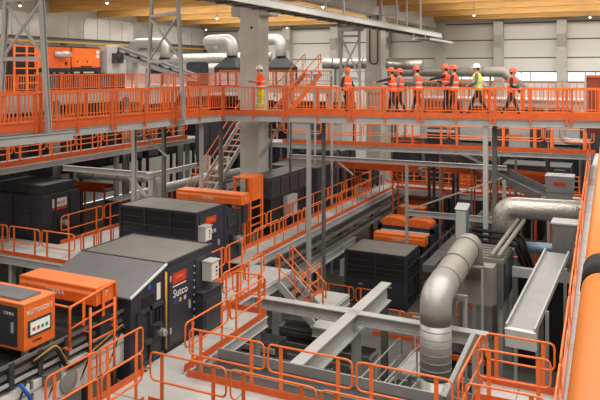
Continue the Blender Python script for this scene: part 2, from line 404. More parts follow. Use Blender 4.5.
# overhead conveyor along the aisle
t = thing('overhead_conveyor', 'long grey overhead conveyor gallery sloping away under the roof', 'conveyor', (-11.85, 30, 12.7))
for s in (-.45, .45): MB().hbeam((-11.85 + s, 15, 12.9), (-11.85 + s, 47, 12.9), .1, .3, .02).build('side_frame', 'ctrl', t)
box('belt', 'darkm', t, -12.25, -11.45, 15, 47, 12.92, 12.98)
src = None
for k in range(26):
    y = 15.6 + k * 1.2
    if src is None: src = box('cross_tie', 'steel_dk', t, -12.3, -11.4, y, y + .1, 12.72, 12.8)
    else: inst(src, 'cross_tie', t, (-11.85, y + .05, 12.72))
for y in (28.5, 36.5, 41.5):
    for s in (-.45, .45): MB().bar((-11.85 + s, y, 13), (-11.85 + s, y, 16), .09, .09).build('hanger', 'steel', t)
    MB().bar((-12.3, y, 13.6), (-11.4, y, 13.6), .06, .06).build('hanger_tie', 'steel', t)
t = thing('cable_tray', 'short grey tray hung below the overhead conveyor near the back', 'cable tray', (-11.3, 41, 12.3))
for x in (-11.35, -10.3): MB().bar((x, 39.4, 12.35), (x, 45.6, 12.35), .06, .12).build('side_rail', 'steel', t)
for k in range(9): MB().bar((-11.35, 39.8 + k * .68, 12.32), (-10.3, 39.8 + k * .68, 12.32), .1, .06).build('rung', 'steel_dk', t)
for y in (39.8, 42.5, 45.2): MB().bar((-11.37, y, 12.3), (-11.37, y, 12.8), .06, .06).build('hanger', 'steel', t)

# ================================================================== lower platforms (z = 3.5)
ZP = 3.5
def deck(label, x0, x1, y0, y1, z=ZP, legs=(), name='platform'):
    t = thing(name, label, 'platform', (x0, y0, z - .3))
    box('deck_plate', 'deck', t, x0, x1, y0, y1, z - .05, z)
    for (p, q) in (((x0, y0), (x1, y0)), ((x1, y0), (x1, y1)), ((x1, y1), (x0, y1)), ((x0, y1), (x0, y0))):
        MB().hbeam((*p, z - .19), (*q, z - .19), .1, .28, .018).build('edge_beam', 'steel', t)
    nx = int((x1 - x0) / 1.6); ny = int((y1 - y0) / 1.6)
    for k in range(1, nx + 1): box('plate_seam', 'steel_dk', t, x0 + (x1 - x0) * k / (nx + 1) - .012, x0 + (x1 - x0) * k / (nx + 1) + .012, y0, y1, z, z + .003)
    for k in range(1, ny + 1): box('plate_seam', 'steel_dk', t, x0, x1, y0 + (y1 - y0) * k / (ny + 1) - .012, y0 + (y1 - y0) * k / (ny + 1) + .012, z, z + .003)
    posts_below(t, [(x, y, z - .3) for (x, y) in legs], 0)
    return t
deck('pale platform walk crossing the foreground below the two railings', -8.96, -1.17, 11.35, 12.8, legs=[(-6, 12.6), (-3, 12.6)])
deck('pale platform walk along the side of the big charcoal sorter', -10.14, -9.16, 12.8, 17.0, legs=[(-9.3, 16.6)])
wk = [o_ for o_ in bpy.data.objects if o_.get('label', '').startswith('pale platform walk along the side')][0]
box('deck_plate', 'deck', wk, -10.4, -10.14, 15.95, 17.0, 3.45, 3.5)
deck('pale platform corner in front of the sensor belt', -9.95, -8.96, 6, 12.8, legs=[(-9.1, 9)])
deck('pale landing linking the near walk to the far aisle', -12.0, -10.4, 15.9, 21.2, legs=[(-10.6, 20.3), (-10.6, 17.75)])
deck('narrow pale aisle walk with a cable tray running to the back', -13.3, -12.2, 22.05, 38.5, legs=[(-12.4, 24), (-12.4, 28), (-12.4, 32), (-12.4, 36)])
wk = [o_ for o_ in bpy.data.objects if o_.get('label', '').startswith('narrow pale aisle walk')][0]
box('deck_plate', 'deck', wk, -12.9, -12.0, 21.1, 22.05, 3.45, 3.5); MB().hbeam((-12.25, 21.2, 3.31), (-12.25, 22.05, 3.31), .1, .28, .018).build('edge_beam', 'steel', wk)
deck('pale platform beside the distant charcoal sorter with loop railings', -26, -17.4, 18.25, 20.2, legs=[(-17.6, 18.5), (-21, 18.5)])
deck('pale platform branch running back between two charcoal sorters', -20.4, -17.3, 20.2, 28, legs=[(-17.6, 27.5), (-17.6, 24)])
deck('pale cross walk at the back behind the far aisle', -13.3, 2, 38.5, 40.2, legs=[(-11.6, 38.7), (-6.6, 38.7), (-2, 38.7)])
deck('small pale platform with a gate beside the sloping gangway', -2.85, -1.2, 12.85, 15.5, legs=[(-2.7, 15.3), (-1.4, 15.3)])

loop_rail('orange loop railing along the far side of the foreground walk', (-8.95, 12.8, ZP), (-2.85, 12.8, ZP), 2.05)
loop_rail('orange loop railing along the near side of the foreground walk', (-8.96, 11.4, ZP), (-1.15, 11.4, ZP), 1.95)
loop_rail('orange loop railing facing the charcoal sorter with white lettering', (-9.16, 12.95, ZP), (-9.16, 16.95, ZP), 2.0)
loop_rail('orange loop railing at the platform corner beside the sensor belt', (-9.95, 9.5, ZP), (-9.95, 12.5, ZP), 1.5)
loop_rail('orange loop railing along the open side of the platform corner', (-9.05, 7.4, ZP), (-9.05, 11.35, ZP), 1.35)
loop_rail('short orange loop railing closing the end of the sorter walk', (-10.35, 17.0, ZP), (-9.2, 17.0, ZP), 1.15)
loop_rail('orange loop railing along the landing above the grey stair', (-10.42, 16.6, ZP), (-10.42, 19.2, ZP), 1.3)
loop_rail('orange loop railing between the landing and the second sorter', (-11.95, 16.6, ZP), (-11.95, 20.6, ZP), 1.3)
loop_rail('orange loop railing on the machine side of the far aisle', (-13.25, 22.4, ZP), (-13.25, 37.5, ZP), 2.2)
loop_rail('orange loop railing on the cable tray side of the far aisle', (-12.22, 21.6, ZP), (-12.22, 38.4, ZP), 2.1)
loop_rail('orange loop railing along the platform by the distant charcoal sorter', (-26, 18.28, ZP), (-17.6, 18.28, ZP), 1.7)
loop_rail('orange loop railing closing the right end of the distant platform', (-17.42, 18.3, ZP), (-17.42, 20.1, ZP), 1.0)
loop_rail('orange loop railing on the far edge of the platform branch', (-20.35, 20.3, ZP), (-20.35, 27.8, ZP), 2.4)
loop_rail('orange loop railing on the near edge of the platform branch', (-17.34, 20.4, ZP), (-17.34, 27.8, ZP), 2.4)
loop_rail('orange loop railing along the front of the back cross walk', (-12.1, 38.55, ZP), (1.8, 38.55, ZP), 2.2)
loop_rail('orange loop railing along the rear of the back cross walk', (-13.2, 40.15, ZP), (1.8, 40.15, ZP), 2.2)
loop_rail('orange loop railing at the back of the small gated platform', (-2.8, 15.45, ZP), (-1.25, 15.45, ZP), 1.6)
loop_rail('orange loop gate across the middle of the small platform', (-2.8, 14.5, ZP), (-1.25, 14.55, ZP), 1.6)
loop_rail('orange loop railing on the open side of the small gated platform', (-2.82, 12.9, ZP), (-2.82, 15.4, ZP), 2.4)
loop_rail('orange loop railing in front of the small gated platform', (-2.7, 12.82, ZP), (-1.2, 12.82, ZP), 1.6)
loop_rail('orange loop railing on the floor in front of the right charcoal sorter', (-11.9, 27.3, 0), (-8.9, 27.3, 0), 1.5)
loop_rail('orange loop railing on the floor under the crossing beams', (-8.9, 25.4, 0), (-6.2, 25.4, 0), 1.35)
loop_rail('orange loop railing on the floor beside the large grey duct', (-6.0, 27.2, 0), (-6.0, 30.5, 0), 1.6)

# mid level walkways (z = 6.6)
ZM = 6.6
t = thing('mid_walkway', 'grey middle level walkway running below the footbridge people', 'walkway', (-15, 32.6, ZM))
p, q = Vector((-21.5, 31.9, ZM)), Vector((-1.1, 34.0, ZM)); s_ = Vector((-(q - p).y, (q - p).x, 0)).normalized()
slab(p, q, s_, 1.4, -.05, 0, 'deck', 'deck', t)
for k in (.05, 1.35): MB().hbeam(p + s_ * k + Vector((0, 0, -.16)), q + s_ * k + Vector((0, 0, -.16)), .12, .22, .02).build('edge_beam', 'steel', t)
posts_below(t, [(-16.65, 32.55, 6.3), (-8.2, 33.5, 6.3), (-4.6, 33.8, 6.3), (-13.5, 32.95, 6.3)], 0, .1, 'steel_dk')
loop_rail('orange railing of the middle walkway below the people, front edge', p + Vector((5, .5, 0)), q, 2.2, .2)
loop_rail('orange railing of the middle walkway below the people, rear edge', p + s_ * 1.38, q + s_ * 1.38, 2.2, 0)
t = thing('mid_walkway', 'grey middle level walkway below the left footbridge wing', 'walkway', (-22.3, 20, ZM))
box('deck', 'deck', t, -23.9, -22.2, 10, 33.3, ZM - .05, ZM)
for x in (-22.25, -23.85): MB().hbeam((x, 10, ZM - .16), (x, 33.3, ZM - .16), .12, .22, .02).build('edge_beam', 'steel', t)
posts_below(t, [(-22.4, 17.9, 6.3), (-22.4, 26, 6.3), (-22.4, 32, 6.3)], 0)
loop_rail('orange railing of the middle walkway under the left wing, near edge', (-22.25, 11, ZM), (-22.25, 31.8, ZM), 1.75, .22)
loop_rail('orange railing of the middle walkway under the left wing, far edge', (-23.85, 11, ZM), (-23.85, 33, ZM), 1.75, 0)

# upper platforms (z = 9.35)
ZU = 9.35
t = thing('upper_platform', 'high platform carrying the orange cabinets behind the footbridge', 'platform', (-24, 30, ZU))
box('deck', 'deck', t, -36, -24, 14, 46, ZU - .25, ZU); box('edge_beam', 'steel', t, -24.0, -23.9, 14, 38, ZU - .3, ZU)
posts_below(t, [(-24.3, y, ZU - .25) for y in (16, 24, 29, 34)], 0, .24)
t = thing('upper_platform', 'high platform below the silver duct elbows behind the footbridge', 'platform', (-20, 38, ZU))
box('deck', 'deck', t, -24, -16, 38, 46, ZU - .25, ZU); box('edge_beam', 'steel', t, -24, -16, 37.9, 38, ZU - .3, ZU)
posts_below(t, [(x, 38.3, ZU - .25) for x in (-22, -19, -16.3)], 0, .24)
bar_rail('orange upright-bar railing in front of the high orange cabinets', (-24, 15, ZU), (-24, 38, ZU), span=2.6, h=.92, name='platform_railing')
bar_rail('orange upright-bar railing in front of the silver duct elbows', (-24, 38, ZU), (-16, 38, ZU), span=2.6, name='platform_railing')

# ================================================================== big steel beams over the pit
t = tag(MB().hbeam((-7.0, 14.3, 3.2), (-7.0, 21.3, 3.2), .34, .6, .04).build('steel_girder', 'steel'), 'deep pale steel girder running away over the pit', 'beam')
t = tag(MB().hbeam((-10.3, 18.3, 3.33), (-3.2, 18.3, 3.33), .3, .34, .035).build('steel_girder', 'steel'), 'pale steel girder crossing the pit and the deep girder', 'beam')
steel_col('grey steel column under the junction of the two pit girders', -7.0, 18.5, 2.92, 0, .22)
steel_col('grey steel column under the end of the deep pit girder', -7.0, 21.1, 2.92, 0, .2, 'steel_dk')
steel_col('grey steel column under the pit girder beside the vertical duct', -3.5, 18.3, 3.17, 0, .2)

# ================================================================== conveyors
def conveyor(label, a, b, wd, side='steel', belt='black', h=.22, legs=True, zf=0, rollers=0, name='conveyor'):
    a = Vector(a); b = Vector(b); d = b - a; u = d.normalized(); hd = Vector((u.x, u.y, 0)).normalized(); s = Vector((hd.y, -hd.x, 0)); n = u.cross(s)
    if n.z < 0: n = -n
    t = thing(name, label, 'conveyor', a)
    MB().bar(a - n * .04, b - n * .04, wd - .04, .04, n).build('belt', belt, t)
    for k in (-1, 1): MB().bar(a + s * k * wd / 2, b + s * k * wd / 2, .05, h, n).build('side_frame', side, t)
    for e in (a, b): MB().tube([e - s * (wd / 2 - .03) - n * .06, e + s * (wd / 2 - .03) - n * .06], .09, 10).build('end_drum', 'steel_dk', t)
    if rollers:
        for k in range(1, rollers):
            e = a + d * k / rollers; MB().tube([e - s * (wd / 2 + .05) - n * .1, e + s * (wd / 2 + .05) - n * .1], .05, 8).build('roller', 'galv', t)
    if legs:
        L = max(2, int(d.length / 2.5))
        for k in range(L):
            e = a + d * (k + .5) / L
            for j in (-1, 1):
                if e.z - .1 - zf > .15: MB().bar(Vector((e.x, e.y, zf)) + s * j * wd / 2, e + s * j * wd / 2 - n * .1, .07, .07).build('leg', side, t)
    return t
conveyor('grey conveyor trough running just behind the foreground railing', (-9.0, 13.7, 3.42), (-3.02, 13.7, 3.42), .95, 'hoodl', 'darkm', .42)
for i, (y, z, lab) in enumerate(((16.0, 2.4, 'first'), (17.2, 1.9, 'second'), (19.3, 1.5, 'third'), (21.0, 1.1, 'fourth'), (22.6, .9, 'fifth'))):
    conveyor('dark conveyor crossing the pit floor, %s from the foreground trough' % lab, (-11.6, y, z), (-7.4 if i < 4 else -9.4, y, z), .8, 'steel_dk', 'black', .24, rollers=8)
conveyor('dark conveyor low in the pit behind the trough and under the girder', (-6.3, 15.6, 1.6), (-3.4, 15.6, 1.6), .9, 'steel_dk', 'black', .25)
conveyor('grey belt deep in the pit past the pale girder', (-6.2, 20.42, .9), (-3.6, 20.42, .9), .9, 'steel', 'black', .25)
conveyor('long dark belt low beside the gated platform', (-2.0, 15.7, 1.6), (-1.9, 18.0, 1.7), .9, 'steel', 'black', .3)

tag(MB().bar((-2.98, 15.4, 4.5), (-3.3, 13.9, 3.65), .1, .26).build('sloping_channel', 'hoodl'), 'pale sloping channel leaning between the trough and the gated platform', 'channel')
# inclined grey chute belt on the right
t = thing('chute_conveyor', 'flat grey sloping chute with raised edges and white lower end', 'chute', (-2.7, 18.7, 3.4))
a, b = Vector((-2.38, 18.35, 3.68)), Vector((-1.9, 23.5, 4.5)); u = (b - a).normalized(); s = Vector((u.y, -u.x, 0)).normalized()
MB().bar(a, b, .7, .05).build('chute_bed', 'hoodl', t)
for k in (-1, 1): MB().bar(a + s * k * .36 + Vector((0, 0, .06)), b + s * k * .36 + Vector((0, 0, .06)), .05, .16).build('side_edge', 'steel', t)
MB().bar(a + Vector((0, 0, -.22)) - u * .02, a + Vector((0, 0, -.22)) + u * .1, .78, .5).build('end_plate', 'white', t)
for f in (.25, .8):
    for k in (-1, 1): c = a + (b - a) * f + s * k * .42; MB().bar((c.x, c.y, 0), c, .09, .09).build('leg', 'steel', t)

# ================================================================== sensor sorting line by the foreground
def sensor_bar(label, x0, x1, y0, y1, z0, z1, legs=True, txt='TOMRA'):
    t = thing('sensor_housing', label, 'sensor', ((x0 + x1) / 2, y0, z0))
    h = z1 - z0
    MB().box(x0, x1, y0, y1, z0 + h * .02, z1).prism([(y0 - .04, z0 + h * .1), (y0 - .04, z1 - h * .35), (y0, z1 - h * .2), (y0, z0)], x0 + .05, x1 - .05).build('housing', 'orange', t)
    MB().box(x0 + .02, x1 - .02, y0 + .02, y1 - .02, z1 - .005, z1 + .012).build('lid', 'orange_pale', t)
    text(txt, h * .42, 'white', t, (x0 + (x1 - x0) * .5, y0 - .045, z0 + h * .48), SOUTH)
    text('T', h * .42, 'white', t, (x1 + .004, (y0 + y1) / 2, z0 + h * .5), EAST)
    if legs:
        for x in (x0 + .06, x1 - .06): box('bracket', 'navy', t, x - .05, x + .05, y0 + .15, y1 - .15, z0 - .7, z0)
    return t
sensor_bar('long orange sensor housing in front of the grey sloping hood', -12.6, -10.3, 11.3, 11.95, 5.36, 5.74)
sensor_bar('long orange sensor housing beyond the second charcoal sorter', -16.0, -13.0, 22.1, 22.75, 5.35, 5.74)
sensor_bar('long orange sensor housing behind the right charcoal sorter', -11.1, -8.5, 31.7, 32.35, 2.02, 2.45)

# large cabinet with screen
t = thing('sensor_cabinet', 'orange cabinet with dark front door, status screen and grey roof plate', 'cabinet', (-11.4, 9.6, 4.96))
box('body', 'orange', t, -12.3, -10.6, 9.62, 10.42, 4.96, 5.86)
box('roof', 'orange_pale', t, -12.32, -10.58, 9.6, 10.44, 5.86, 5.89); box('roof_plate', 'hood', t, -12.0, -10.8, 9.72, 10.25, 5.89, 5.93)
dr = box('door', 'navy', t, -12.2, -10.78, 9.6, 9.625, 5.02, 5.8); box('handle', 'steel', dr, -10.9, -10.86, 9.56, 9.6, 5.3, 5.5)
fr = MB().box(-10.6, -10.575, 9.72, 10.3, 5.2, 5.52).build('screen_frame', 'darkm', t)
box('screen', 'screen', fr, -10.58, -10.57, 9.76, 10.26, 5.24, 5.48)
for k, c in enumerate(('red', 'red', 'green', 'green')): box('status_field', c, fr, -10.572, -10.566, 9.81 + k * .11, 9.88 + k * .11, 5.3, 5.37)
text('AUTOSORT', .13, 'white', t, (-10.595, 10.02, 5.68), EAST)
text('TOMRA', .085, 'white', t, (-11.0, 9.595, 5.66), SOUTH); text('TOMRA', .07, 'black', t, (-10.595, 9.95, 5.08), EAST)
box('corner_foot', 'steel_dk', t, -10.7, -10.62, 9.64, 9.76, 4.71, 4.96); box('corner_foot', 'steel_dk', t, -10.7, -10.62, 10.28, 10.4, 4.71, 4.96)
box('corner_foot', 'steel_dk', t, -12.2, -12.1, 9.64, 9.76, 4.71, 4.96)

# acceleration belt beneath
t = thing('acceleration_belt', 'dark wide accelerating belt with steel side plates under the sensor cabinet', 'conveyor', (-11.4, 9, 3.5))
box('belt', 'black', t, -12.5, -10.62, 6, 12.5, 4.6, 4.72); 
for x in (-12.56, -10.6): box('side_frame', 'darkm', t, x, x + .08, 6, 12.6, 4.42, 4.82)
box('side_rail', 'steel_dk', t, -10.53, -10.46, 6.2, 12.5, 4.66, 4.74); box('side_rail', 'hood', t, -10.55, -10.5, 7, 12.4, 4.36, 4.42)
for (y0, y1) in ((6.4, 8.2), (8.3, 9.6), (9.7, 11.2), (11.3, 12.4)): box('side_plate', 'white', t, -10.5, -10.42, y0, y1, 3.75, 4.38)
box('lower_frame', 'darkm', t, -12.5, -10.64, 6, 12.5, 3.62, 3.75)
MB().tube([(-12.5, 8.8, 4.1), (-10.37, 8.8, 4.02)], .3, 18).build('drive_drum', 'galv', t)
MB().tube([(-12.5, 10.6, 4.12), (-10.37, 10.6, 4.02)], .24, 16).build('drive_drum', 'galv', t)
for y in (6.5, 8.25, 9.65, 11.25, 12.2):
    for x in (-12.45, -10.57): box('leg', 'darkm', t, x - .05, x + .05, y - .05, y + .05, 3.0, 4.45)
box('panel', 'navy', t, -10.57, -10.5, 11.3, 12.1, 4.44, 4.7)
box('motor', 'steel_dk', t, -10.5, -10.3, 9.9, 10.3, 4.2, 4.42)
for (z, m_) in ((4.92, 'steel_dk'), (4.56, 'steel'), (4.2, 'steel')): MB().bar((-10.44, 6.2, z), (-10.44, 12.5, z), .05, .06).build('side_rail', m_, t)
for k in range(8): box('roller_bracket', 'darkm', t, -10.5, -10.4, 7.0 + k * .7, 7.12 + k * .7, 4.45, 4.95)
for k in range(4): MB().tube([(-10.46, 9.05 + k * .9, 3.72), (-10.41, 9.3 + k * .9, 4.1), (-10.43, 9.55 + k * .9, 4.5)], .022, 6).build('hose', 'black', t)
t = tag(MB().tube(bend([(-10.36, 9.62, 4.78), (-10.345, 10.2, 4.9), (-10.345, 10.5, 4.34), (-10.345, 10.95, 4.33), (-10.345, 12.2, 4.62)], .2), .045, 8).build('cable_hose', 'black'), 'thick black cable hose looping under the sensor cabinet', 'hose')
t = tag(MB().tube(bend([(-10.345, 9.62, 4.83), (-10.325, 10.2, 4.955), (-10.315, 10.55, 4.39), (-10.315, 10.95, 4.378), (-10.325, 12.2, 4.672)], .2), .014, 6).build('cable', 'yell'), 'thin yellow cable lying along the black hose', 'cable')
t = tag(MB().tube(bend([(-10.345, 9.3, 4.5), (-10.33, 9.5, 4.2), (-10.31, 9.6, 3.9), (-10.32, 9.9, 3.6), (-10.33, 10.3, 3.8)], .15), .04, 8).build('cable_bundle', 'blue'), 'bright blue cable bundle beside the steel drum', 'cable')
t = thing('yellow_valve_cluster', 'yellow and black hose fittings at the belt end', 'fitting', (-10.4, 7.9, 3.5))
for k in range(4): MB().tube([(-10.34, 7.6 + k * .16, 3.5), (-10.34, 7.62 + k * .16, 4.3 - .05 * k)], .025, 6).build('hose', 'black' if k % 2 else 'yell', t)
box('fitting', 'yell', t, -10.425, -10.31, 8.04, 8.14, 4.2, 4.34); box('fitting', 'yell', t, -10.425, -10.31, 7.74, 7.82, 4.1, 4.24)

# orange ladder and guard frame on the belt
t = thing('access_ladder', 'orange ladder standing against the sensor belt', 'ladder', (-10.2, 11.2, 3.5))
for y in (11.0, 11.75): MB().tube([(-10.18, y, 3.5), (-10.18, y, 5.45)], .028, 8).build('stile', 'orange', t)
for k in range(6): MB().tube([(-10.18, 11.0, 3.85 + k * .29), (-10.18, 11.75, 3.85 + k * .29)], .018, 6).build('rung', 'orange', t)
for y in (11.0, 11.75): MB().bar((-10.42, y, 4.93), (-10.19, y, 4.93), .04, .02).build('wall_bracket', 'orange', t)
t = thing('guard_frame', 'orange tube guard frame beside the ladder on the belt', 'guard', (-10.4, 10.6, 4.7))
g = [(-10.268, 10.5, 4.74), (-10.268, 10.5, 5.6), (-10.268, 11.9, 5.75), (-10.268, 11.9, 4.74)]
for y in (10.5, 11.9): box('mounting_plate', 'orange', t, -10.42, -10.24, y - .04, y + .04, 4.73, 4.76)
MB().tube(bend(g, .08), .028, 8).build('frame_tube', 'orange', t)
MB().tube([(-10.268, 10.5, 5.15), (-10.268, 11.9, 5.3)], .022, 6).build('mid_tube', 'orange', t)
for y in (10.9, 11.5): MB().bar((-10.268, y, 5.1), (-10.268, y, 5.68), .012, .08, (0, 1, 0)).build('post', 'orange', t)
MB().tube(bend([(-11.8, 10.55, 4.72), (-11.8, 10.55, 5.58), (-10.27, 10.55, 5.58)], .1), .024, 8).build('cross_tube', 'orange', t)

# ================================================================== charcoal sorters
def grid_face(t, x0, x1, y, z0, z1, nx, rows_):
    """recessed window bays with ledges and mullions on the south face"""
    for (a, b, kind) in rows_:
        za, zb = z0 + (z1 - z0) * a, z0 + (z1 - z0) * b
        w_ = (x1 - x0) / nx
        for k in range(nx):
            box('recess_panel', kind, t, x0 + k * w_ + .05, x0 + (k + 1) * w_ - .05, y - .012, y + .02, za + .02, zb - .02)
            box('slat', 'darkm', t, x0 + k * w_ + .08, x0 + (k + 1) * w_ - .08, y - .03, y - .01, (za + zb) / 2 - .015, (za + zb) / 2 + .015)
        box('ledge', 'darkm', t, x0 - .02, x1 + .02, y - .07, y, za - .025, za + .015)
    for k in range(nx + 1):
        xx = x0 + (x1 - x0) * k / nx
        box('mullion', 'navy', t, xx - .04, xx + .04, y - .05, y + .01, z0 + (z1 - z0) * rows_[-1][0], z1 - .02)
def roof_sheet(t, x0, x1, y0, y1, z, nx=1, m='roofgrey'):
    w_ = (x1 - x0) / nx
    for k in range(nx): box('roof_sheet', m, t, x0 + k * w_ + .015, x0 + (k + 1) * w_ - .015, y0, y1, z, z + .03)
    for (a, b, c, d) in ((x0 - .03, x1 + .03, y0 - .03, y0 + .02), (x0 - .03, x1 + .03, y1 - .02, y1 + .03)): box('roof_edge', 'darkm', t, a, b, c, d, z - .03, z + .045)
    for x in (x0, x1): box('roof_edge', 'darkm', t, x - .03, x + .02, y0, y1, z - .03, z + .045)
def control_box(label, x, y0, y1, z0, z1):
    t = thing('control_box', label, 'control box', (x, y0, z0))
    box('body', 'ctrl', t, x, x + .28, y0, y1, z0, z1); cv = box('cover', 'white', t, x + .28, x + .3, y0 + .03, y1 - .03, z0 + .03, z1 - .03)
    box('rain_lid', 'ctrl', t, x - .0, x + .32, y0 - .02, y1 + .02, z1, z1 + .03)
    for k, c in enumerate(('red', 'black', 'black')): MB().tube([(x + .29, y0 + (y1 - y0) * (.6 + .0 * k), z0 + (z1 - z0) * (.3 + .2 * k)), (x + .33, y0 + (y1 - y0) * .6, z0 + (z1 - z0) * (.3 + .2 * k))], .025, 8).build('button', c, cv)
    return t
def motor(t, x, y, z, r=.13, l=.34):
    mo = MB().tube([(x, y, z), (x + l, y, z)], r, 12).build('motor', 'steel_dk', t)
    MB().tube([(x + l, y, z), (x + l + .06, y, z)], r * .8, 12).build('fan_cover', 'galv', mo)
    box('terminal_box', 'darkm', mo, x + l * .3, x + l * .7, y - .07, y + .07, z + r * .8, z + r + .07)
    box('gearbox', 'darkm', t, x - .1, x + .05, y - .16, y + .16, z - .18, z + .18)

# the big sorter in the foreground
X0, X1 = -12.95, -10.22
t = thing('optical_sorter', 'charcoal sorter with grey sloping hood and white lettered side door', 'sorter', (-11.6, 14.2, 3.0))
box('housing', 'navy', t, X0, X1, 13.7, 15.75, 3.0, 5.66)
MB().prism([(12.35, 3.3), (13.7, 3.3), (13.7, 5.64), (12.35, 5.2)], X0, X1).build('front_housing', 'navy', t)
MB().hexa([(X0 - .03, 12.3, 5.2), (X1 + .03, 12.3, 5.2), (X1 + .03, 13.68, 5.64), (X0 - .03, 13.68, 5.64), (X0 - .03, 12.3, 5.24), (X1 + .03, 12.3, 5.24), (X1 + .03, 13.68, 5.69), (X0 - .03, 13.68, 5.69)]).build('sloping_hood', 'hood', t)
MB().bar((X1 + .03, 12.3, 5.235), (X1 + .03, 13.68, 5.68), .04, .05).build('edge_strip', 'white', t)
roof_sheet(t, X0, X1, 13.72, 15.75, 5.66)
dr = box('door', 'navy', t, X1, X1 + .03, 13.78, 14.75, 3.62, 5.5); box('handle', 'steel', dr, X1 + .03, X1 + .07, 14.6, 14.66, 4.3, 4.5)
for z in (3.9, 5.2): box('hinge', 'steel', dr, X1 + .03, X1 + .05, 13.79, 13.85, z, z + .14)
box('door_frame', 'darkm', t, X1, X1 + .015, 13.72, 14.82, 3.56, 5.56)
box('rear_panel', 'navy', t, X1, X1 + .03, 14.95, 15.68, 3.6, 5.5)
for k in range(9): MB().tube([(X1 + .015, 14.88, 3.8 + k * .19), (X1 + .035, 14.88, 3.8 + k * .19)], .03, 6).build('bolt', 'steel', t)
box('plaque', 'red', t, X1 + .03, X1 + .036, 13.92, 14.5, 5.1, 5.36)
text('TOMRA', .1, 'orange_pale', t, (X1 + .038, 14.21, 5.23), EAST)
text('Sutco', .28, 'white', t, (X1 + .034, 14.25, 4.84), EAST)
box('thin_sign', 'white', t, X1 + .03, X1 + .034, 13.92, 14.5, 5.02, 5.05)
for k, c in enumerate(('blue', 'yell', 'ctrl')): box('small_mark', c, t, X1 + .03, X1 + .035, 14.0 + k * .2, 14.1 + k * .2, 4.58, 4.68)
box('side_frame', 'darkm', t, X1, X1 + .06, 12.6, 13.66, 3.5, 3.6); box('side_frame', 'darkm', t, X1, X1 + .06, 12.6, 13.66, 4.75, 4.83)
for y in (12.55, 13.0, 13.55): box('side_frame', 'darkm', t, X1, X1 + .06, y, y + .08, 3.5, 4.83)
for y in (13.12, 13.26, 13.4): box('vent_slat', 'black', t, X1 + .0, X1 + .04, y, y + .07, 4.1, 4.7)
box('label_sheet', 'white', t, X1 + .01, X1 + .02, 13.3, 13.44, 4.9, 5.3); box('window', 'black', t, X1, X1 + .012, 12.75, 13.2, 4.86, 5.1)
MB().tube([(X1 + .01, 13.02, 5.3), (X1 + .02, 13.02, 5.3)], .07, 14).build('round_sign', 'blue', t)
motor(t, X1 + .1, 13.2, 4.2, .1, .2); box('chain_guard', 'darkm', t, X1, X1 + .12, 12.75, 13.5, 4.0, 4.1)
MB().tube(bend([(X1 + .05, 13.62, 5.5), (X1 + .05, 13.62, 3.6)], .1), .03, 6).build('conduit', 'yell', t)
control_box('grey control box with buttons on the lettered charcoal sorter', X1 + .06, 15.2, 15.58, 4.85, 5.35)
t = thing('belt_discharge', 'dark discharge housing at the foot of the lettered sorter', 'housing', (-10.1, 15.2, 3.5))
box('body', 'navy', t, X1 + .03, X1 + .3, 14.9, 15.8, 3.5, 4.6); box('flange', 'darkm', t, X1 + .03, X1 + .34, 14.86, 15.84, 4.6, 4.64); box('hatch', 'darkm', t, X1 + .3, X1 + .32, 15.0, 15.7, 3.7, 4.4)

# second sorter
X0, X1 = -16.2, -12.95
t = thing('optical_sorter', 'charcoal sorter with three roof sheets and recessed front bays', 'sorter', (-14.5, 19.8, 3.0))
box('housing', 'navy', t, X0, X1, 19.05, 20.75, 3.0, 5.64)
roof_sheet(t, X0, X1, 19.02, 20.75, 5.64, 3)
grid_face(t, X0, X1, 19.05, 4.4, 5.6, 3, [(.56, .98, 'black'), (.32, .54, 'navy'), (.05, .3, 'navy')])
dr = box('door', 'navy', t, X1, X1 + .03, 19.2, 20.5, 3.7, 5.5); box('handle', 'steel', dr, X1 + .03, X1 + .07, 20.3, 20.37, 4.3, 4.5); box('plaque', 'red', t, X1 + .03, X1 + .036, 19.55, 20.2, 5.15, 5.4)
text('Sutco', .26, 'white', t, (X1 + .034, 19.9, 4.88), EAST); text('TOMRA', .1, 'orange_pale', t, (X1 + .038, 19.88, 5.28), EAST)
control_box('grey control box on the corner of the second charcoal sorter', X1 + .05, 19.05, 19.45, 4.72, 5.2)
t = thing('drive_housing', 'charcoal drive housing with exposed motor behind the second sorter', 'housing', (-14.5, 21.4, 3.0))
MB().prism([(20.8, 3.0), (22.0, 3.0), (22.0, 5.2), (20.8, 5.6)], X0, X1).build('housing', 'navy', t)
motor(t, X1 + .1, 21.3, 4.3, .17, .3); box('side_frame', 'darkm', t, X1, X1 + .05, 21.7, 21.85, 3.6, 5.2); box('round_cover', 'darkm', t, X1, X1 + .04, 21.0, 21.6, 4.75, 5.2)
conveyor('grey belt feeding the second charcoal sorter from behind', (-14.75, 22.8, 4.6), (-14.75, 24.9, 4.6), .8, 'navy', 'black', .5)

# right sorter on the floor
X0, X1 = -11.25, -8.47
t = thing('optical_sorter', 'charcoal sorter with dusty brown-grey roof standing on the hall floor', 'sorter', (-9.8, 29, 0))
box('housing', 'navy', t, X0, X1, 28.5, 30.6, .0, 2.34)
roof_sheet(t, X0, X1, 28.46, 30.6, 2.34)
grid_face(t, X0, X1, 28.5, 1.15, 2.3, 2, [(.5, .95, 'black'), (.15, .45, 'black')])
for k in (0, 1): dr = box('lower_door', 'navy', t, X0 + .06 + k * 1.36, X0 + 1.34 + k * 1.36, 28.46, 28.5, .12, 1.1); box('handle', 'steel', dr, X0 + .6 + k * 1.36, X0 + .8 + k * 1.36, 28.43, 28.46, .9, .95)
for x in (X0, X1): box('corner_post', 'darkm', t, x - .07, x + .07, 28.4, 28.54, 0, 2.36)
for y in (28.9, 29.3, 29.8, 30.3): box('side_rib', 'darkm', t, X1, X1 + .09, y, y + .1, .2, 2.2)
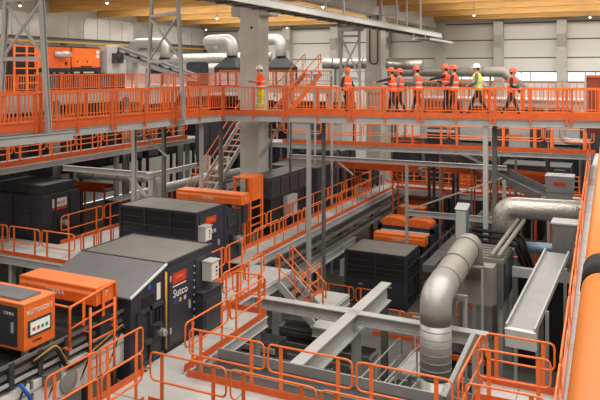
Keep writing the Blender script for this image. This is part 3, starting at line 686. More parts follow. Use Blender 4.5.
for z in (.5, 1.2, 1.8): box('side_rib', 'darkm', t, X1, X1 + .07, 28.6, 30.5, z, z + .08)
control_box('pale control box on the flank of the floor standing sorter', X0 - .36, 28.6, 29.1, 1.1, 1.8)
t = thing('side_frame', 'dark steel frame along the flank of the floor standing sorter', 'frame', (-7.6, 31, 0))
for y in (28.9, 30.4, 31.9, 33.4, 35): MB().bar((-7.9, y, 0), (-7.9, y, 2.3), .09, .09).build('post', 'darkm', t)
for z in (1.2, 1.75, 2.3): MB().bar((-7.9, 28.7, z), (-7.9, 36, z), .08, .08).build('rail', 'darkm', t)
MB().bar((-7.55, 28.7, 1.9), (-7.55, 38, 1.9), .5, .3).build('cable_tray', 'steel_dk', t)
t = thing('arched_cover', 'orange double arched cover above the rear sensor housing', 'cover', (-10, 33.6, 2.6))
pr_ = [(-11.3, 2.55)] + [(-11.3 + .65 * k / 4, 2.85 + .17 * math.sin(math.pi * k / 8)) for k in range(9)][:1]
pts = [(-11.25, 2.3)]
for c in (-10.62, -9.28):
    for k in range(9):
        a_ = math.pi - math.pi * k / 8; pts.append((c + .66 * math.cos(a_), 2.7 + .2 * math.sin(a_)))
pts.append((-8.6, 2.3))
MB().prism(pts, 33.4, 34.3, 'y').build('cover', 'orange', t)
for x in (-10.6, -9.3): MB().tube([(x, 33.38, 2.6), (x, 33.42, 2.6)], .09, 12).build('round_mark', 'orange_pale', t)
for x in (-11.3, -8.55): box('side_post', 'navy', t, x - .12, x + .12, 33.3, 34.2, 0, 2.6)
box('light_bar', 'white', t, -11.2, -8.7, 33.2, 33.3, 2.2, 2.3); box('crossbar', 'navy', t, -11.4, -8.4, 33.3, 33.4, 2.3, 2.5)
for i, (x0, x1, y0, y1) in enumerate(((-11.4, -9.95, 36.78, 37.55), (-12.2, -10.2, 39.2, 40.1))):
    t = thing('orange_hatch', ('small orange hatch box behind the arched cover', 'further orange hatch box with pale lid behind the arched cover')[i], 'hatch', (x0, y0, 2))
    box('body', 'orange', t, x0, x1, y0, y1, 2.3, 2.75); box('lid', 'orange_pale', t, x0 - .02, x1 + .02, y0 - .02, y1 + .02, 2.75, 2.78); box('stand', 'navy', t, x0 + .1, x1 - .1, y0 + .1, y1 - .1, 0, 2.3)
conveyor('dark feed belt behind the floor standing sorter', (-9.8, 34.5, 1.9), (-9.8, 36.6, 1.9), 2.0, 'navy', 'black', .4)

# distant left sorter
X0, X1 = -24.6, -21.4
t = thing('optical_sorter', 'distant charcoal sorter with flat grey lid and small white plate', 'sorter', (-23, 21, 3.0))
box('housing', 'navy', t, X0, X1, 20.45, 22.5, 3.0, 5.3); 
box('upper_housing', 'navy', t, X0 + .2, X1 - .2, 20.6, 22.4, 5.3, 5.66); roof_sheet(t, X0 + .2, X1 - .2, 20.6, 22.4, 5.66, 1, 'hood')
for z in (3.9, 4.6, 5.2): box('rib', 'darkm', t, X0, X1, 20.41, 20.45, z, z + .06)
for x in (-24.2, -23.2, -22.2, -21.45): box('mullion', 'darkm', t, x - .04, x + .04, 20.4, 20.46, 3.5, 5.3)
box('name_plate', 'white', t, X1, X1 + .02, 20.9, 21.7, 4.75, 5.1); text('Sutco', .24, 'black', t, (X1 + .022, 21.3, 4.92), EAST); box('plaque', 'red', t, X1, X1 + .02, 20.9, 21.7, 4.62, 4.72)
motor(t, X1 + .1, 21.3, 4.1, .14, .3)
for y in (21.0, 21.9): box('side_rib', 'darkm', t, X1, X1 + .06, y, y + .1, 3.5, 5.2)

# ================================================================== ducts
def duct(label, pts, r, m='ductpaint', bendr=.6, flanges=(), name='air_duct', seg=20, cat='duct', fm=None):
    path = bend(pts, bendr, 7); t = thing(name, label, cat, pts[0])
    MB().tube(path, r, seg).build('pipe', m, t)
    P = [Vector(p) for p in pts]
    for (i, f) in flanges:
        c = P[i] + (P[i + 1] - P[i]) * f; u = (P[i + 1] - P[i]).normalized()
        MB().tube([c - u * .03, c + u * .03], r + .025, seg).build('flange', fm or 'steel_dk', t)
    return t
t = duct('large dull grey air duct bending down to a vertical galvanised section', [(-4.35, 17.3, 3.6), (-4.35, 17.3, 4.62), (-4.38, 21.8, 4.95), (-4.38, 22.1, 3.9)], .4, 'ductpaint', .42, [(1, .24), (1, .5), (1, .85)])
MB().tube(bend([(-4.35, 17.3, 3.95), (-4.35, 17.3, 4.62), (-4.36, 18.35, 4.71)], .42, 7), .408, 24).build('shiny_elbow', 'galv', t)
MB().tube([(-4.35, 17.3, 2.55), (-4.35, 17.3, 3.98)], .405, 24).build('spiral_section', 'galv', t)
for z in (2.6, 2.8, 3.0, 3.2, 3.4, 3.6, 3.8, 3.96): MB().tube([(-4.35, 17.3, z), (-4.35, 17.3, z + .02)], .411, 24).build('seam_ring', 'steel_dk' if z in (2.6, 3.96) else 'galv', t)
MB().tube([(-4.35, 17.3, 0), (-4.35, 17.3, 2.55)], .40, 24).build('lower_section', 'foil', t)
t = thing('duct_cradle', 'grey pipe cradle frame holding up the large dull duct', 'support', (-4.35, 19, 3.5))
for (y, z) in ((18.6, 4.3), (21.0, 4.46)):
    MB().bar((-4.95, y, z + .0), (-3.8, y, z + .0), .06, .06).build('cross_bar', 'steel', t)
    for x in (-4.92, -3.84): MB().bar((x, y, 0), (x, y, z), .06, .06).build('post', 'steel', t)
t = duct('shiny foil wrapped elbow duct running to the right', [(-4.05, 26.3, 3.5), (-4.05, 26.3, 5.32), (2.2, 27.1, 5.32)], .4, 'foil', .5, [(0, .15), (1, .4)], fm='foil')
duct('white bent pipe in front of the dark container', [(-4.5, 36.2, 8.0), (-2.7, 36.4, 8.0), (-2.7, 36.4, 6.9), (-1.5, 36.4, 6.9), (-1.5, 36.82, 6.9)], .16, 'galv', .4)
duct('blue-grey pipe behind the sloping chute', [(-3.4, 25.9, 4.0), (-1.4, 26.1, 4.0)], .2, 'bluegrey', .2)
t = thing('filter_housing', 'dark grey filter housing with dusty ribbed top beside the large duct', 'housing', (-4.0, 24, 2))
box('body', 'steel_dk', t, -4.95, -3.55, 23.1, 25.2, 2.6, 4.1); box('side_panel', 'navy', t, -3.55, -3.5, 23.3, 25.1, 2.8, 4.0)
MB().prism([(22.2, 2.9), (23.1, 2.7), (23.1, 4.05), (22.3, 4.1)], -4.85, -3.75).build('inlet_cone', 'ductpaint', t)
for k in range(6): box('top_rib', 'roofgrey', t, -4.95, -3.55, 23.15 + k * .34, 23.33 + k * .34, 4.1, 4.17)
for x in (-4.85, -3.65):
    for y in (23.3, 25.0): box('leg', 'steel', t, x - .06, x + .06, y - .06, y + .06, 0, 2.6)
for k in range(3): MB().tube(bend([(-5.0, 25.29, 4.18 + k * .2), (-3.45 + k * .1, 25.3, 4.18 + k * .2), (-3.2 + k * .16, 25.42, 3.4)], .2), .07, 8).build('black_pipe', 'black', t)
t = thing('switch_cabinet', 'tall pale grey switch cabinet behind the footbridge column', 'cabinet', (-5.5, 25.2, 4.4))
box('body', 'bluegrey', t, -5.55, -5.15, 25.0, 25.5, 4.2, 5.35); box('door', 'steel', t, -5.53, -5.17, 24.98, 25.0, 4.25, 5.3); MB().prism([(24.96, 5.35), (25.54, 5.35), (25.54, 5.5)], -5.58, -5.12).build('rain_hood', 'steel', t); box('stand', 'steel_dk', t, -5.45, -5.25, 25.1, 25.4, 0, 4.2)
t = thing('inclined_pipe_pair', 'two pale inclined pipes below the foil elbow', 'pipe', (-4, 25, 3.8))
for k in (0, .22): MB().tube([(-3.95 + k, 23.25, 4.25), (-3.45 + k, 25.9, 4.97)], .075, 10).build('pipe', 'ductpaint', t)
t = thing('shelf_frame', 'grey steel frame with dark opening behind the sloping chute', 'frame', (-2.8, 24, 0))
box('lintel', 'steel', t, -3.45, -1.3, 24.4, 24.6, 3.3, 3.62)
for x in (-3.35, -2.5, -1.4): box('post', 'steel_dk', t, x - .09, x + .09, 24.4, 24.6, 0, 3.3)
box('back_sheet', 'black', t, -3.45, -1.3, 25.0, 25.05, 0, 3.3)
t = thing('duct_box', 'purple-grey sheet metal box above the sloping chute', 'box', (-2, 24.4, 4.4))
box('body', 'steel_dk', t, -2.1, -1.35, 24.0, 24.8, 4.3, 5.35); box('rim', 'steel', t, -2.14, -1.31, 23.96, 24.84, 5.35, 5.4); box('face_panel', 'steel_dk', t, -2.05, -1.4, 23.985, 24.0, 4.4, 5.25)
for x in (-2.0, -1.45): box('foot', 'steel_dk', t, x - .06, x + .06, 24.44, 24.56, 3.61, 4.3)

# hopper, conveyor and clutter right of the columns, under the mid walkway
t = thing('hopper', 'grey folded sheet hopper with red label under the middle walkway', 'hopper', (-2.4, 31, 4.5))
MB().prism([(-2.95, 6.0), (-1.8, 6.0), (-1.85, 5.3), (-1.98, 4.5), (-2.8, 4.5), (-2.9, 5.3)], 30.4, 31.4, 'y').build('shell', 'hoodl', t)
MB().tube([(-2.6, 30.9, 6.05), (-2.6, 30.9, 6.2), (-2.2, 30.9, 6.2), (-2.2, 30.9, 6.05)], .02, 6).build('lifting_lug', 'steel_dk', t)
box('fold_line', 'steel_dk', t, -2.9, -1.85, 30.385, 30.4, 5.28, 5.32); box('red_label', 'red', t, -2.6, -2.1, 30.385, 30.4, 5.6, 5.75)
for x in (-2.85, -1.8): box('leg', 'steel', t, x - .05, x + .05, 30.8, 31.0, 0, 4.8)
conveyor('grey inclined conveyor rising behind the paired bridge columns', (-2.9, 31.5, 4.9), (-7.6, 35.5, 6.1), 1.0, 'steel_dk', 'darkm', .4)
conveyor('orange sided belt under the middle walkway, right half', (-8.6, 35.9, 5.3), (-2.4, 36.2, 5.0), 1.0, 'orange_dk', 'black', .35)
conveyor('orange sided belt under the middle walkway, left half', (-18.0, 35.4, 5.2), (-9.8, 35.6, 5.2), 1.0, 'orange_dk', 'black', .35)
for i, (x0, x1, y0, y1, z0, z1, m, lab) in enumerate((
    (-1.9, 1.6, 36.8, 38.3, 6.0, 8.3, 'navy', 'dark blue container at the right end of the middle walkway'),
    (-9.8, -6.9, 40.4, 42.0, 3.5, 5.4, 'orange_dk', 'orange machine housing beyond the back cross walk'),
    (-15.3, -13.6, 38.8, 40, 3.5, 4.8, 'navy', 'navy drum housing where the aisle meets the cross walk'),
    (-6.2, -2.6, 40.5, 42.5, 3.5, 5.0, 'darkm', 'dark machine block behind the back cross walk columns'),
    (-18.8, -16.4, 39.2, 41.2, 2.0, 5.2, 'navy', 'tall navy machine left of the far aisle end'),
    (-6.3, -3.4, 37.0, 38.3, 6.2, 7.6, 'steel', 'light grey housing with orange stripe behind the middle walkway'),
    (-20.5, -18.6, 30.0, 31.6, 6.0, 8.0, 'navy', 'navy box with white squares behind the left column group'),
    (-27.5, -25.0, 22, 25, 3.5, 5.0, 'darkm', 'dark machine block behind the distant charcoal sorter'),
    (-21.8, -20.9, 24.5, 30, 2.5, 4.4, 'darkm', 'long dark machine frame along the platform branch'),
    (-16.3, -13.7, 30.6, 33, 3.2, 5.6, 'navy', 'charcoal machine beside the far aisle'))):
    t = thing('machine_housing', lab, 'machine', ((x0 + x1) / 2, (y0 + y1) / 2, z0))
    box('body', m, t, x0, x1, y0, y1, z0, z1); box('lid', 'steel_dk', t, x0 - .03, x1 + .03, y0 - .03, y1 + .03, z1, z1 + .05)
    n = max(2, int((x1 - x0) / .9))
    for k in range(n): box('access_panel', m if k % 2 else 'darkm', t, x0 + (x1 - x0) * k / n + .05, x0 + (x1 - x0) * (k + 1) / n - .05, y0 - .03, y0, z0 + .15, z1 - .12)
    for k in range(2): box('side_panel', 'darkm', t, x1, x1 + .03, y0 + .1 + (y1 - y0) / 2 * k, y0 - .1 + (y1 - y0) / 2 * (k + 1), z0 + .15, z1 - .15)
    if m == 'steel': box('orange_stripe', 'orange', t, x0 + .8, x0 + 1.6, y0 - .045, y0 - .03, z0 + .7, z0 + .9)
    for x in (x0 + .1, x1 - .1):
        for y in (y0 + .1, y1 - .1): box('leg', 'darkm', t, x - .06, x + .06, y - .06, y + .06, 0, z0)

# portal frame below the middle walkway
t = thing('portal_frame', 'pale steel portal frame below the middle walkway', 'frame', (-10, 33, 3.4))
MB().hbeam((-15.6, 31.2, 6.05), (-4.7, 31.6, 6.05), .16, .2, .02).build('beam', 'steel', t)
MB().hbeam((-9.3, 31.4, 0), (-9.3, 31.4, 6.05), .13, .13, .02).build('post', 'steel', t)
MB().hbeam((-9.3, 31.4, 3.65), (-4.7, 31.6, 3.65), .18, .26, .02).build('beam', 'steel', t)
MB().bar((-9.2, 31.4, 3.8), (-4.9, 31.5, 5.6), .06, .07).build('brace', 'steel', t)
MB().bar((-12.9, 31.3, 5.95), (-12.0, 31.3, 5.3), .07, .07).build('brace', 'steel', t)

# left portal frame and its ducts
t = thing('portal_frame', 'pale steel portal frame above the duct behind the second sorter', 'frame', (-17.2, 22.4, 3.5))
MB().hbeam((-21.9, 22.0, 6.25), (-17.12, 22.0, 6.25), .16, .22, .02).build('beam', 'steel', t); MB().hbeam((-17.12, 21.7, 6.25), (-17.12, 25.2, 6.25), .16, .2, .02).build('beam', 'steel', t)
MB().hbeam((-17.12, 22.0, 0), (-17.12, 22.0, 6.2), .22, .22, .025).build('post', 'steel', t); MB().bar((-17.2, 22.0, 5.2), (-18.3, 22.0, 6.15), .1, .1).build('brace', 'steel', t)
duct('grey horizontal duct with joints behind the distant platform', [(-22.4, 23.5, 5.75), (-18.4, 24.3, 5.75), (-18.4, 24.3, 3.5)], .23, 'galv', .5, [(0, .2), (0, .5), (0, .8)])
duct('curved grey duct stub rising from the platform branch', [(-19.6, 24.0, 3.6), (-19.6, 24.0, 4.9), (-18.4, 27.5, 5.2), (-17.5, 30, 5.3)], .22, 'galv', .5)
duct('small grey elbow pipe near the steep stair', [(-16.9, 27.0, 5.8), (-17.6, 27.0, 5.8), (-17.6, 27.0, 3.6)], .2, 'galv', .4)
conveyor('grey sided belt behind the portal frame on the left', (-18.2, 28.8, 4.7), (-17.2, 34.4, 4.9), .9, 'steel', 'black', .3)
conveyor('orange sided belt behind the distant charcoal sorter', (-25, 25.6, 4.7), (-22.65, 25.8, 4.7), .8, 'orange_dk', 'black', .3)
t = thing('operator_post', 'orange framed operator post with ladder beside the second sensor housing', 'control post', (-13.5, 24.2, 3.5))
for (x, y) in ((-14.2, 23.6), (-13.5, 23.6), (-14.2, 24.6), (-13.5, 24.6)): box('post', 'orange', t, x - .05, x + .05, y - .05, y + .05, 0, 6.12)
for z in (4.2, 4.9, 5.5): MB().bar((-14.2, 23.6, z), (-13.5, 23.6, z), .05, .05).build('rail', 'orange', t); MB().bar((-13.5, 23.6, z), (-13.5, 24.6, z), .05, .05).build('rail', 'orange', t)
box('roof', 'orange', t, -14.26, -13.44, 23.54, 24.66, 6.1, 6.16); box('side_sheet', 'orange', t, -13.48, -13.45, 23.7, 24.5, 5.2, 6.1)
t = thing('grey_cabinet', 'grey machine cover with dark recess behind the orange operator post', 'machine', (-14, 27, 3.5))
box('cover', 'darkm', t, -14.55, -13.45, 25.2, 28.9, 5.0, 5.9); box('body', 'black', t, -14.45, -13.5, 25.4, 28.7, 3.5, 5.0)
for k in range(4): box('panel', 'darkm', t, -13.45, -13.41, 25.3 + k * .9, 26.1 + k * .9, 5.1, 5.8)
box('side_box', 'steel', t, -13.5, -13.3, 26.6, 27.6, 4.0, 4.9)

# ================================================================== cable trays
def tray(label, a, b, wd=.5, h=.16, step=.5):
    a = Vector(a); b = Vector(b); d = b - a; u = d.normalized(); s = Vector((u.y, -u.x, 0)).normalized(); t = thing('cable_tray', label, 'cable tray', a)
    for k in (-1, 1): MB().bar(a + s * k * wd / 2, b + s * k * wd / 2, .025, h).build('side_rail', 'steel_dk', t)
    n = int(d.length / step); src = None
    for k in range(n):
        c = a + d * (k + .5) / n
        if src is None: src = MB().bar(c - s * wd / 2, c + s * wd / 2, .05, .03).build('rung', 'steel_dk', t); z0 = c.z - .015
        else: inst(src, 'rung', t, (c.x, c.y, c.z - .015))
    for k in range(4): MB().tube([a + s * (-.18 + .1 * k) + Vector((0, 0, .03)), b + s * (-.18 + .1 * k) + Vector((0, 0, .03))], .022, 6).build('cable', 'black', t)
    return t
tray('ladder cable tray hung below the far aisle edge', (-11.85, 22.5, 3.15), (-11.85, 38.4, 3.15))
tray('lower ladder cable tray parallel to the far aisle', (-11.6, 22.5, 2.75), (-11.6, 38.4, 2.75), .3)
t = tag(MB().hbeam((-11.62, 22.6, 2.3), (-11.62, 30.5, 2.3), .26, .34, .03).build('steel_girder', 'steel'), 'pale steel girder below the aisle cable trays', 'beam')
steel_col('pale steel post under the end of the girder below the trays', -11.62, 30.3, 2.13, 0, .16)

# ================================================================== stairs
def stair(label, a, b, wd, n, side=(1, 0, 0), tread='steel_dk', string='steel', rail=True, rails=(0, 1), rail_m='orange', td=.24):
    """a: foot, b: head (one stringer); side: unit vector to the other stringer"""
    a = Vector(a); b = Vector(b); s = Vector(side) * wd; d = b - a; hd = Vector((d.x, d.y, 0)).normalized(); t = thing('staircase', label, 'stairs', a)
    for o in (Vector((0, 0, 0)), s): MB().bar(a + o, b + o, .05, .24).build('stringer', string, t)
    src = None
    for k in range(1, n):
        c = a + d * (k / n) + s / 2
        MB().bar(c - s * .48, c + s * .48, td, .035).build('tread', tread, t)
    if rail:
        for i in rails:
            o = s * i
            loop = [a + o + Vector((0, 0, .55)), a + o + Vector((0, 0, 1.05)), b + o + Vector((0, 0, 1.05)), b + o + Vector((0, 0, .55))]
            MB().tube(bend(loop, .12), .024, 6).build('handrail', rail_m, t)
            MB().tube([loop[0], loop[3]], .02, 6).build('knee_rail', rail_m, t)
            for f in (.08, .5, .92): c = a + d * f + o; MB().bar(c, c + Vector((0, 0, 1.03)), .06, .016, hd.cross(Vector((0, 0, 1)))).build('post', rail_m, t)
    return t
stair('grey stair with orange rails descending from the landing to the pit', (-9.0, 19.9, 2.25), (-10.36, 19.9, 3.45), 1.0, 6, (0, 1, 0), 'steel_dk', 'steel')
ll = deck('pale lower landing at the foot of the grey stair', -10.2, -9.1, 20.95, 23.3, 2.2, legs=[(-9.3, 21.8), (-9.18, 23.18)])
box('deck_plate', 'deck', ll, -9.1, -8.2, 19.85, 22.0, 2.15, 2.2)
for (p_, q_) in (((-9.05, 19.9), (-8.25, 19.9)), ((-8.25, 19.9), (-8.25, 21.95)), ((-8.25, 21.95), (-9.05, 21.95))): MB().hbeam((*p_, 2.01), (*q_, 2.01), .1, .28, .018).build('edge_beam', 'steel', ll)
posts_below(ll, [(-8.3, 19.95, 1.9), (-8.3, 21.9, 1.9)], 0)
loop_rail('orange loop railing on the aisle side of the lower landing', (-10.15, 21.1, 2.2), (-10.15, 23.2, 2.2), 2.0)
stair('steep orange railed stair climbing beside the concrete column', (-16.1, 22.9, 3.55), (-16.1, 28.6, 7.9), .8, 18, (-1, 0, 0), 'deck', 'steel')
deck('small pale deck at the foot of the steep orange railed stair', -16.98, -16.05, 22.4, 23.4, 3.5, legs=[(-16.5, 23.25)])
t = thing('stair_landing', 'small grey landing at the head of the steep orange railed stair', 'landing', (-16.5, 29.2, 7.8)); box('deck', 'deck', t, -17.1, -15.9, 28.55, 29.8, 7.84, 7.9)
for x in (-17.0, -16.0): MB().bar((x, 29.7, 0), (x, 29.7, 7.84), .1, .1).build('post', 'steel_dk', t)
stair('orange railed stair rising behind the man with yellow trousers', (-14.4, 27.5, 8.72), (-14.4, 30.8, 10.3), .85, 9, (1, 0, 0), 'steel', 'orange_dk')
t = thing('stair_landing', 'small grey landing between the footbridge and the rising stair', 'landing', (-14, 26.5, 8.6)); slab(Vector((-14.55, 25.5, 8.69)), Vector((-13.45, 25.7, 8.69)), Vector((0, 1, 0)), 1.9, -.06, -.002, 'deck', 'deck', t)
for x in (-14.5, -13.5): MB().bar((x, 27.3, 5.9), (x, 27.3, 8.63), .09, .09).build('post', 'steel_dk', t)
t = thing('stair_landing', 'small high landing at the top of the rising stair', 'landing', (-14, 31.3, 10.2)); box('deck', 'deck', t, -14.5, -13.45, 30.75, 32.1, 10.2, 10.28)
MB().bar((-13.45, 32.0, 0), (-13.45, 32.0, 10.2), .09, .09).build('post', 'steel', t); MB().bar((-14.4, 32.0, 5.65), (-14.4, 32.0, 10.2), .09, .09).build('post', 'steel', t)
stair('grey railed stair climbing out of the pit below the duct', (-6.5, 16.6, 1.0), (-5.63, 18.5, 1.9), .7, 7, (.91, -.41, 0), 'black', 'steel', True, (0, 1), 'steel')
pst = [o_ for o_ in bpy.data.objects if o_.get('label', '').startswith('grey railed stair climbing')][0]
for (x, y) in ((-6.5, 16.6), (-5.86, 16.31)): MB().bar((x, y, 0), (x, y, 1.0), .07, .07).build('foot_post', 'steel', pst)
t = thing('inspection_walk', 'low grey walk with orange edge beyond the pit stair', 'walkway', (-5.4, 19.3, 0))
box('deck_plate', 'deck', t, -5.8, -5.0, 18.5, 20.2, 1.85, 1.9); box('toe_board', 'orange_dk', t, -5.8, -5.0, 20.17, 20.2, 1.88, 2.08)
for x in (-5.7, -5.08): box('leg', 'steel', t, x - .05, x + .05, 19.5, 19.6, 0, 1.85); MB().bar((x, 20.1, 1.9), (x, 20.1, 2.95), .05, .05).build('post', 'steel', t)
MB().bar((-5.75, 20.1, 2.95), (-5.03, 20.1, 2.95), .05, .05).build('handrail', 'steel', t)

# ================================================================== sloping gangway and near handrail on the right
ga, gb = Vector((-1.05, 11.2, 3.35)), Vector((-1.15, 30.0, 6.6))
t = thing('gangway', 'pale sloping gangway rising along the right to the middle walkway', 'walkway', ga)
MB().hexa([ga + Vector((0, 0, -.06)), ga + Vector((1.5, 0, -.06)), gb + Vector((1.5, 0, -.06)), gb + Vector((0, 0, -.06)), ga, ga + Vector((1.5, 0, 0)), gb + Vector((1.5, 0, 0)), gb]).build('deck', 'deck', t)
for x in (0, 1.5): MB().bar(ga + Vector((x, 0, -.12)), gb + Vector((x, 0, -.12)), .08, .26).build('stringer', 'steel', t)
for k in range(16):
    c = ga + (gb - ga) * ((k + .5) / 16); MB().bar(c + Vector((.05, 0, .004)), c + Vector((1.45, 0, .004)), .03, .01).build('cleat', 'steel', t)
for f in (.3, .65, .95):
    c = ga + (gb - ga) * f
    for x in (.05, 1.45): MB().bar((c.x + x, c.y, 0), (c.x + x, c.y, c.z - .2), .1, .1).build('leg', 'steel', t)
MB().hexa([gb + Vector((.06, 0, -.06)), gb + Vector((1.5, 0, -.06)), gb + Vector((1.5, 4.4, -.06)), gb + Vector((.06, 4.4, -.06)), gb + Vector((.06, 0, 0)), gb + Vector((1.5, 0, 0)), gb + Vector((1.5, 4.4, 0)), gb + Vector((.06, 4.4, 0))]).build('landing', 'deck', t)
loop_rail('orange railing following the sloping gangway edge', ga, gb, 2.6, .2)
t = thing('viewing_platform', 'grey viewing platform deck under the thick yellow-orange handrail', 'platform', (.9, 0, 8.9))
box('deck_plate', 'deck', t, .02, 1.9, -2, 5.6, 8.9, 8.96); box('edge_beam', 'steel', t, .02, .1, -2, 5.6, 8.7, 8.9)
posts_below(t, [(1.7, -1.5, 8.7), (1.7, 5.3, 8.7)], 0)
t = thing('handrail', 'thick yellow-orange handrail with a black ring joint', 'handrail', (.0, .5, 8.96))
MB().tube([(.002, -1.0, 10.15), (-.1045, 6.6, 10.15)], .0298, 24).build('rail_tube', 'yellow', t)
MB().tube([(-.0283, 1.165, 10.15), (-.03, 1.285, 10.15)], .0315, 24).build('ring_joint', 'blackm', t)
for y in (-.9, 5.4): MB().tube([(.05, y, 8.96), (.0 if y < 0 else -.088, y, 10.13)], .022, 10).build('post', 'yellow', t)

# ================================================================== high level behind the footbridge
def cabinet(label, x0, x1, y0, y1, z0, z1, parts=()):
    t = thing('orange_cabinet', label, 'cabinet', (x0, y0, ZU))
    box('body', 'orange', t, x0, x1, y0, y1, z0, z1); box('frame', 'black', t, x0 - .05, x1 + .02, y0 - .06, y1 + .06, z0 - .25, z0)
    box('top_edge', 'black', t, x0 - .02, x1 + .02, y0 - .04, y1 + .04, z1, z1 + .05)
    for y in (y0 + .15, y1 - .15):
        for x in (x0 + .15, x1 - .15): box('leg', 'black', t, x - .07, x + .07, y - .07, y + .07, 10.29 if y0 > 26 else ZU, z0 - .25)
    for (a, b, c, d, m) in parts: box('panel' if m != 'white' else 'notice', m, t, x1, x1 + .03, y0 + (y1 - y0) * a, y0 + (y1 - y0) * b, z0 + (z1 - z0) * c, z0 + (z1 - z0) * d)
    return t
cabinet('large orange cabinet with white notices and small dark handles', -29, -27.6, 28.4, 30.6, 10.65, 11.75, ((.05, .82, .08, .92, 'orange'), (.86, .96, .72, .88, 'white'), (.86, .96, .5, .66, 'white'), (.15, .2, .25, .35, 'black'), (.5, .55, .25, .35, 'black'), (.3, .7, .02, .07, 'black')))
t = cabinet('orange cabinet with a silver pipe stub on its face', -29, -27.6, 26.5, 28.26, 10.6, 11.75, ((.05, .95, .05, .95, 'orange_dk'), (.75, .85, .15, .3, 'black')))
MB().tube([(-27.6, 27.1, 11.35), (-27.25, 27.6, 11.35), (-27.3, 27.9, 11.32)], .16, 12).build('pipe_stub', 'galv', t)
t = thing('machine_ladder', 'orange ladder tower left of the high orange cabinets', 'ladder', (-28, 25.2, ZU))
for y in (24.5, 25.3, 26.0): box('post', 'orange', t, -27.72, -27.63, y - .04, y + .04, ZU, 11.8)
for k in range(6): box('rung', 'orange', t, -27.7, -27.65, 24.5, 26.0, 9.8 + k * .38, 9.86 + k * .38)
box('back_sheet', 'black', t, -28.2, -28.1, 24.4, 26.2, ZU, 11.8)
cabinet('small orange sensor box near the splayed trestle', -28.4, -27.6, 23.2, 24.0, 10.9, 11.4, ((.1, .9, .1, .9, 'orange_dk'),))
t = thing('machine_housing', 'black machine block at the far left of the high platform', 'machine', (-28, 21, ZU))
box('body', 'black', t, -29, -27.6, 19.5, 22.9, ZU, 11.4); box('orange_band', 'orange', t, -27.6, -27.55, 19.8, 22.8, 10.4, 10.7); box('lid', 'darkm', t, -29.1, -27.5, 19.4, 23, 11.4, 11.5)
t = thing('machine_plinth', 'long black machine plinth under the high orange cabinets', 'plinth', (-28, 27, ZU))
box('body', 'black', t, -28.9, -27.75, 26.3, 33, ZU, 10.3); 
for k in range(6): box('panel', 'darkm', t, -27.75, -27.7, 26.5 + k * 1.08, 27.4 + k * 1.08, 9.5, 10.2)
# inclined conveyor going down to the right
t = thing('inclined_conveyor', 'inclined grey conveyor with dark head descending past the trestle', 'conveyor', (-28, 33, ZU))
MB().prism([(31.0, 10.29), (31.0, 11.9), (31.9, 11.95), (32.3, 11.3), (32.3, 10.29)], -28.3, -27.4).build('head_housing', 'steel', t)
MB().bar((-27.85, 31.9, 11.75), (-27.85, 40.5, 9.95), .9, .5).build('belt_frame', 'steel', t)
MB().bar((-27.38, 31.9, 11.86), (-27.38, 40.5, 10.06), .06, .1).build('top_rail', 'steel_dk', t); MB().bar((-27.38, 31.9, 11.6), (-27.38, 40.5, 9.8), .06, .08).build('lower_rail', 'darkm', t)
for k in range(7): MB().tube([(-27.36, 32.6 + k * 1.1, 11.5 - k * .23), (-27.36, 32.9 + k * 1.1, 11.44 - k * .23)], .09, 8).build('idler', 'black', t)
box('drive', 'darkm', t, -27.4, -27.1, 31.4, 32.1, 10.9, 11.5); MB().tube([(-27.4, 31.8, 11.2), (-27.0, 31.8, 11.2)], .22, 12).build('drum', 'black', t)
box('red_mark', 'red', t, -27.4, -27.33, 35.2, 35.9, 10.95, 11.05)
for (y, zt) in ((34.2, 11.1), (37.5, 10.4)): box('leg', 'steel', t, -28, -27.8, y, y + .15, ZU, zt)
# black hoods with silver elbows
def hood(label, x, y, z0, w_, h, pts, r):
    t = thing('extraction_hood', label, 'hood', (x, y, ZU))
    b = w_ / 2
    MB().hexa([(x - b, y - b, z0), (x + b, y - b, z0), (x + b, y + b, z0), (x - b, y + b, z0), (x - .2, y - .2, z0 + h), (x + .2, y - .2, z0 + h), (x + .2, y + .2, z0 + h), (x - .2, y + .2, z0 + h)]).build('hood_cone', 'black', t)
    box('hood_skirt', 'black', t, x - b, x + b, y - b, y + b, z0 - .35, z0)
    for sx in (-1, 1):
        for sy in (-1, 1): box('leg', 'darkm', t, x + sx * (b - .08) - .05, x + sx * (b - .08) + .05, y + sy * (b - .08) - .05, y + sy * (b - .08) + .05, ZU, z0 - .3)
    p = [(x, y, z0 + h - .05)] + pts
    MB().tube(bend(p, .8, 7), r, 16).build('elbow_duct', 'galv', t)
    q = Vector(p[0]); MB().tube([q, q + Vector((0, 0, .06))], r + .04, 16).build('flange', 'steel_dk', t)
hood('black pyramid hood under an arched silver duct left of the trestle', -29.45, 39.3, 10.6, 1.9, .8, [(-29.45, 39.3, 12.45), (-32.2, 39.0, 12.45), (-32.2, 39.0, 9.8)], .36)
hood('black pyramid hood with silver elbow left of the concrete column', -26.1, 43.0, 10.7, 1.9, .9, [(-26.1, 43.0, 12.75), (-28.6, 43.4, 12.75), (-28.9, 44.6, 12.2)], .42)
hood('black pyramid hood with silver elbow right of the concrete column', -23.5, 45.9, 10.7, 1.9, .9, [(-23.5, 45.9, 12.85), (-25.4, 46.3, 12.85), (-26, 46.9, 12.2)], .42)
duct('foil duct running level behind the two black hoods', [(-33.5, 45.0, 9.4), (-33, 45.0, 11.4), (-25, 47.2, 11.5)], .4, 'foil', .7)
duct('lower foil duct rising beside the pyramid hoods', [(-30.6, 44.4, 9.35), (-30.2, 44.8, 10.6), (-26.3, 45.4, 10.6)], .42, 'foil', .5)
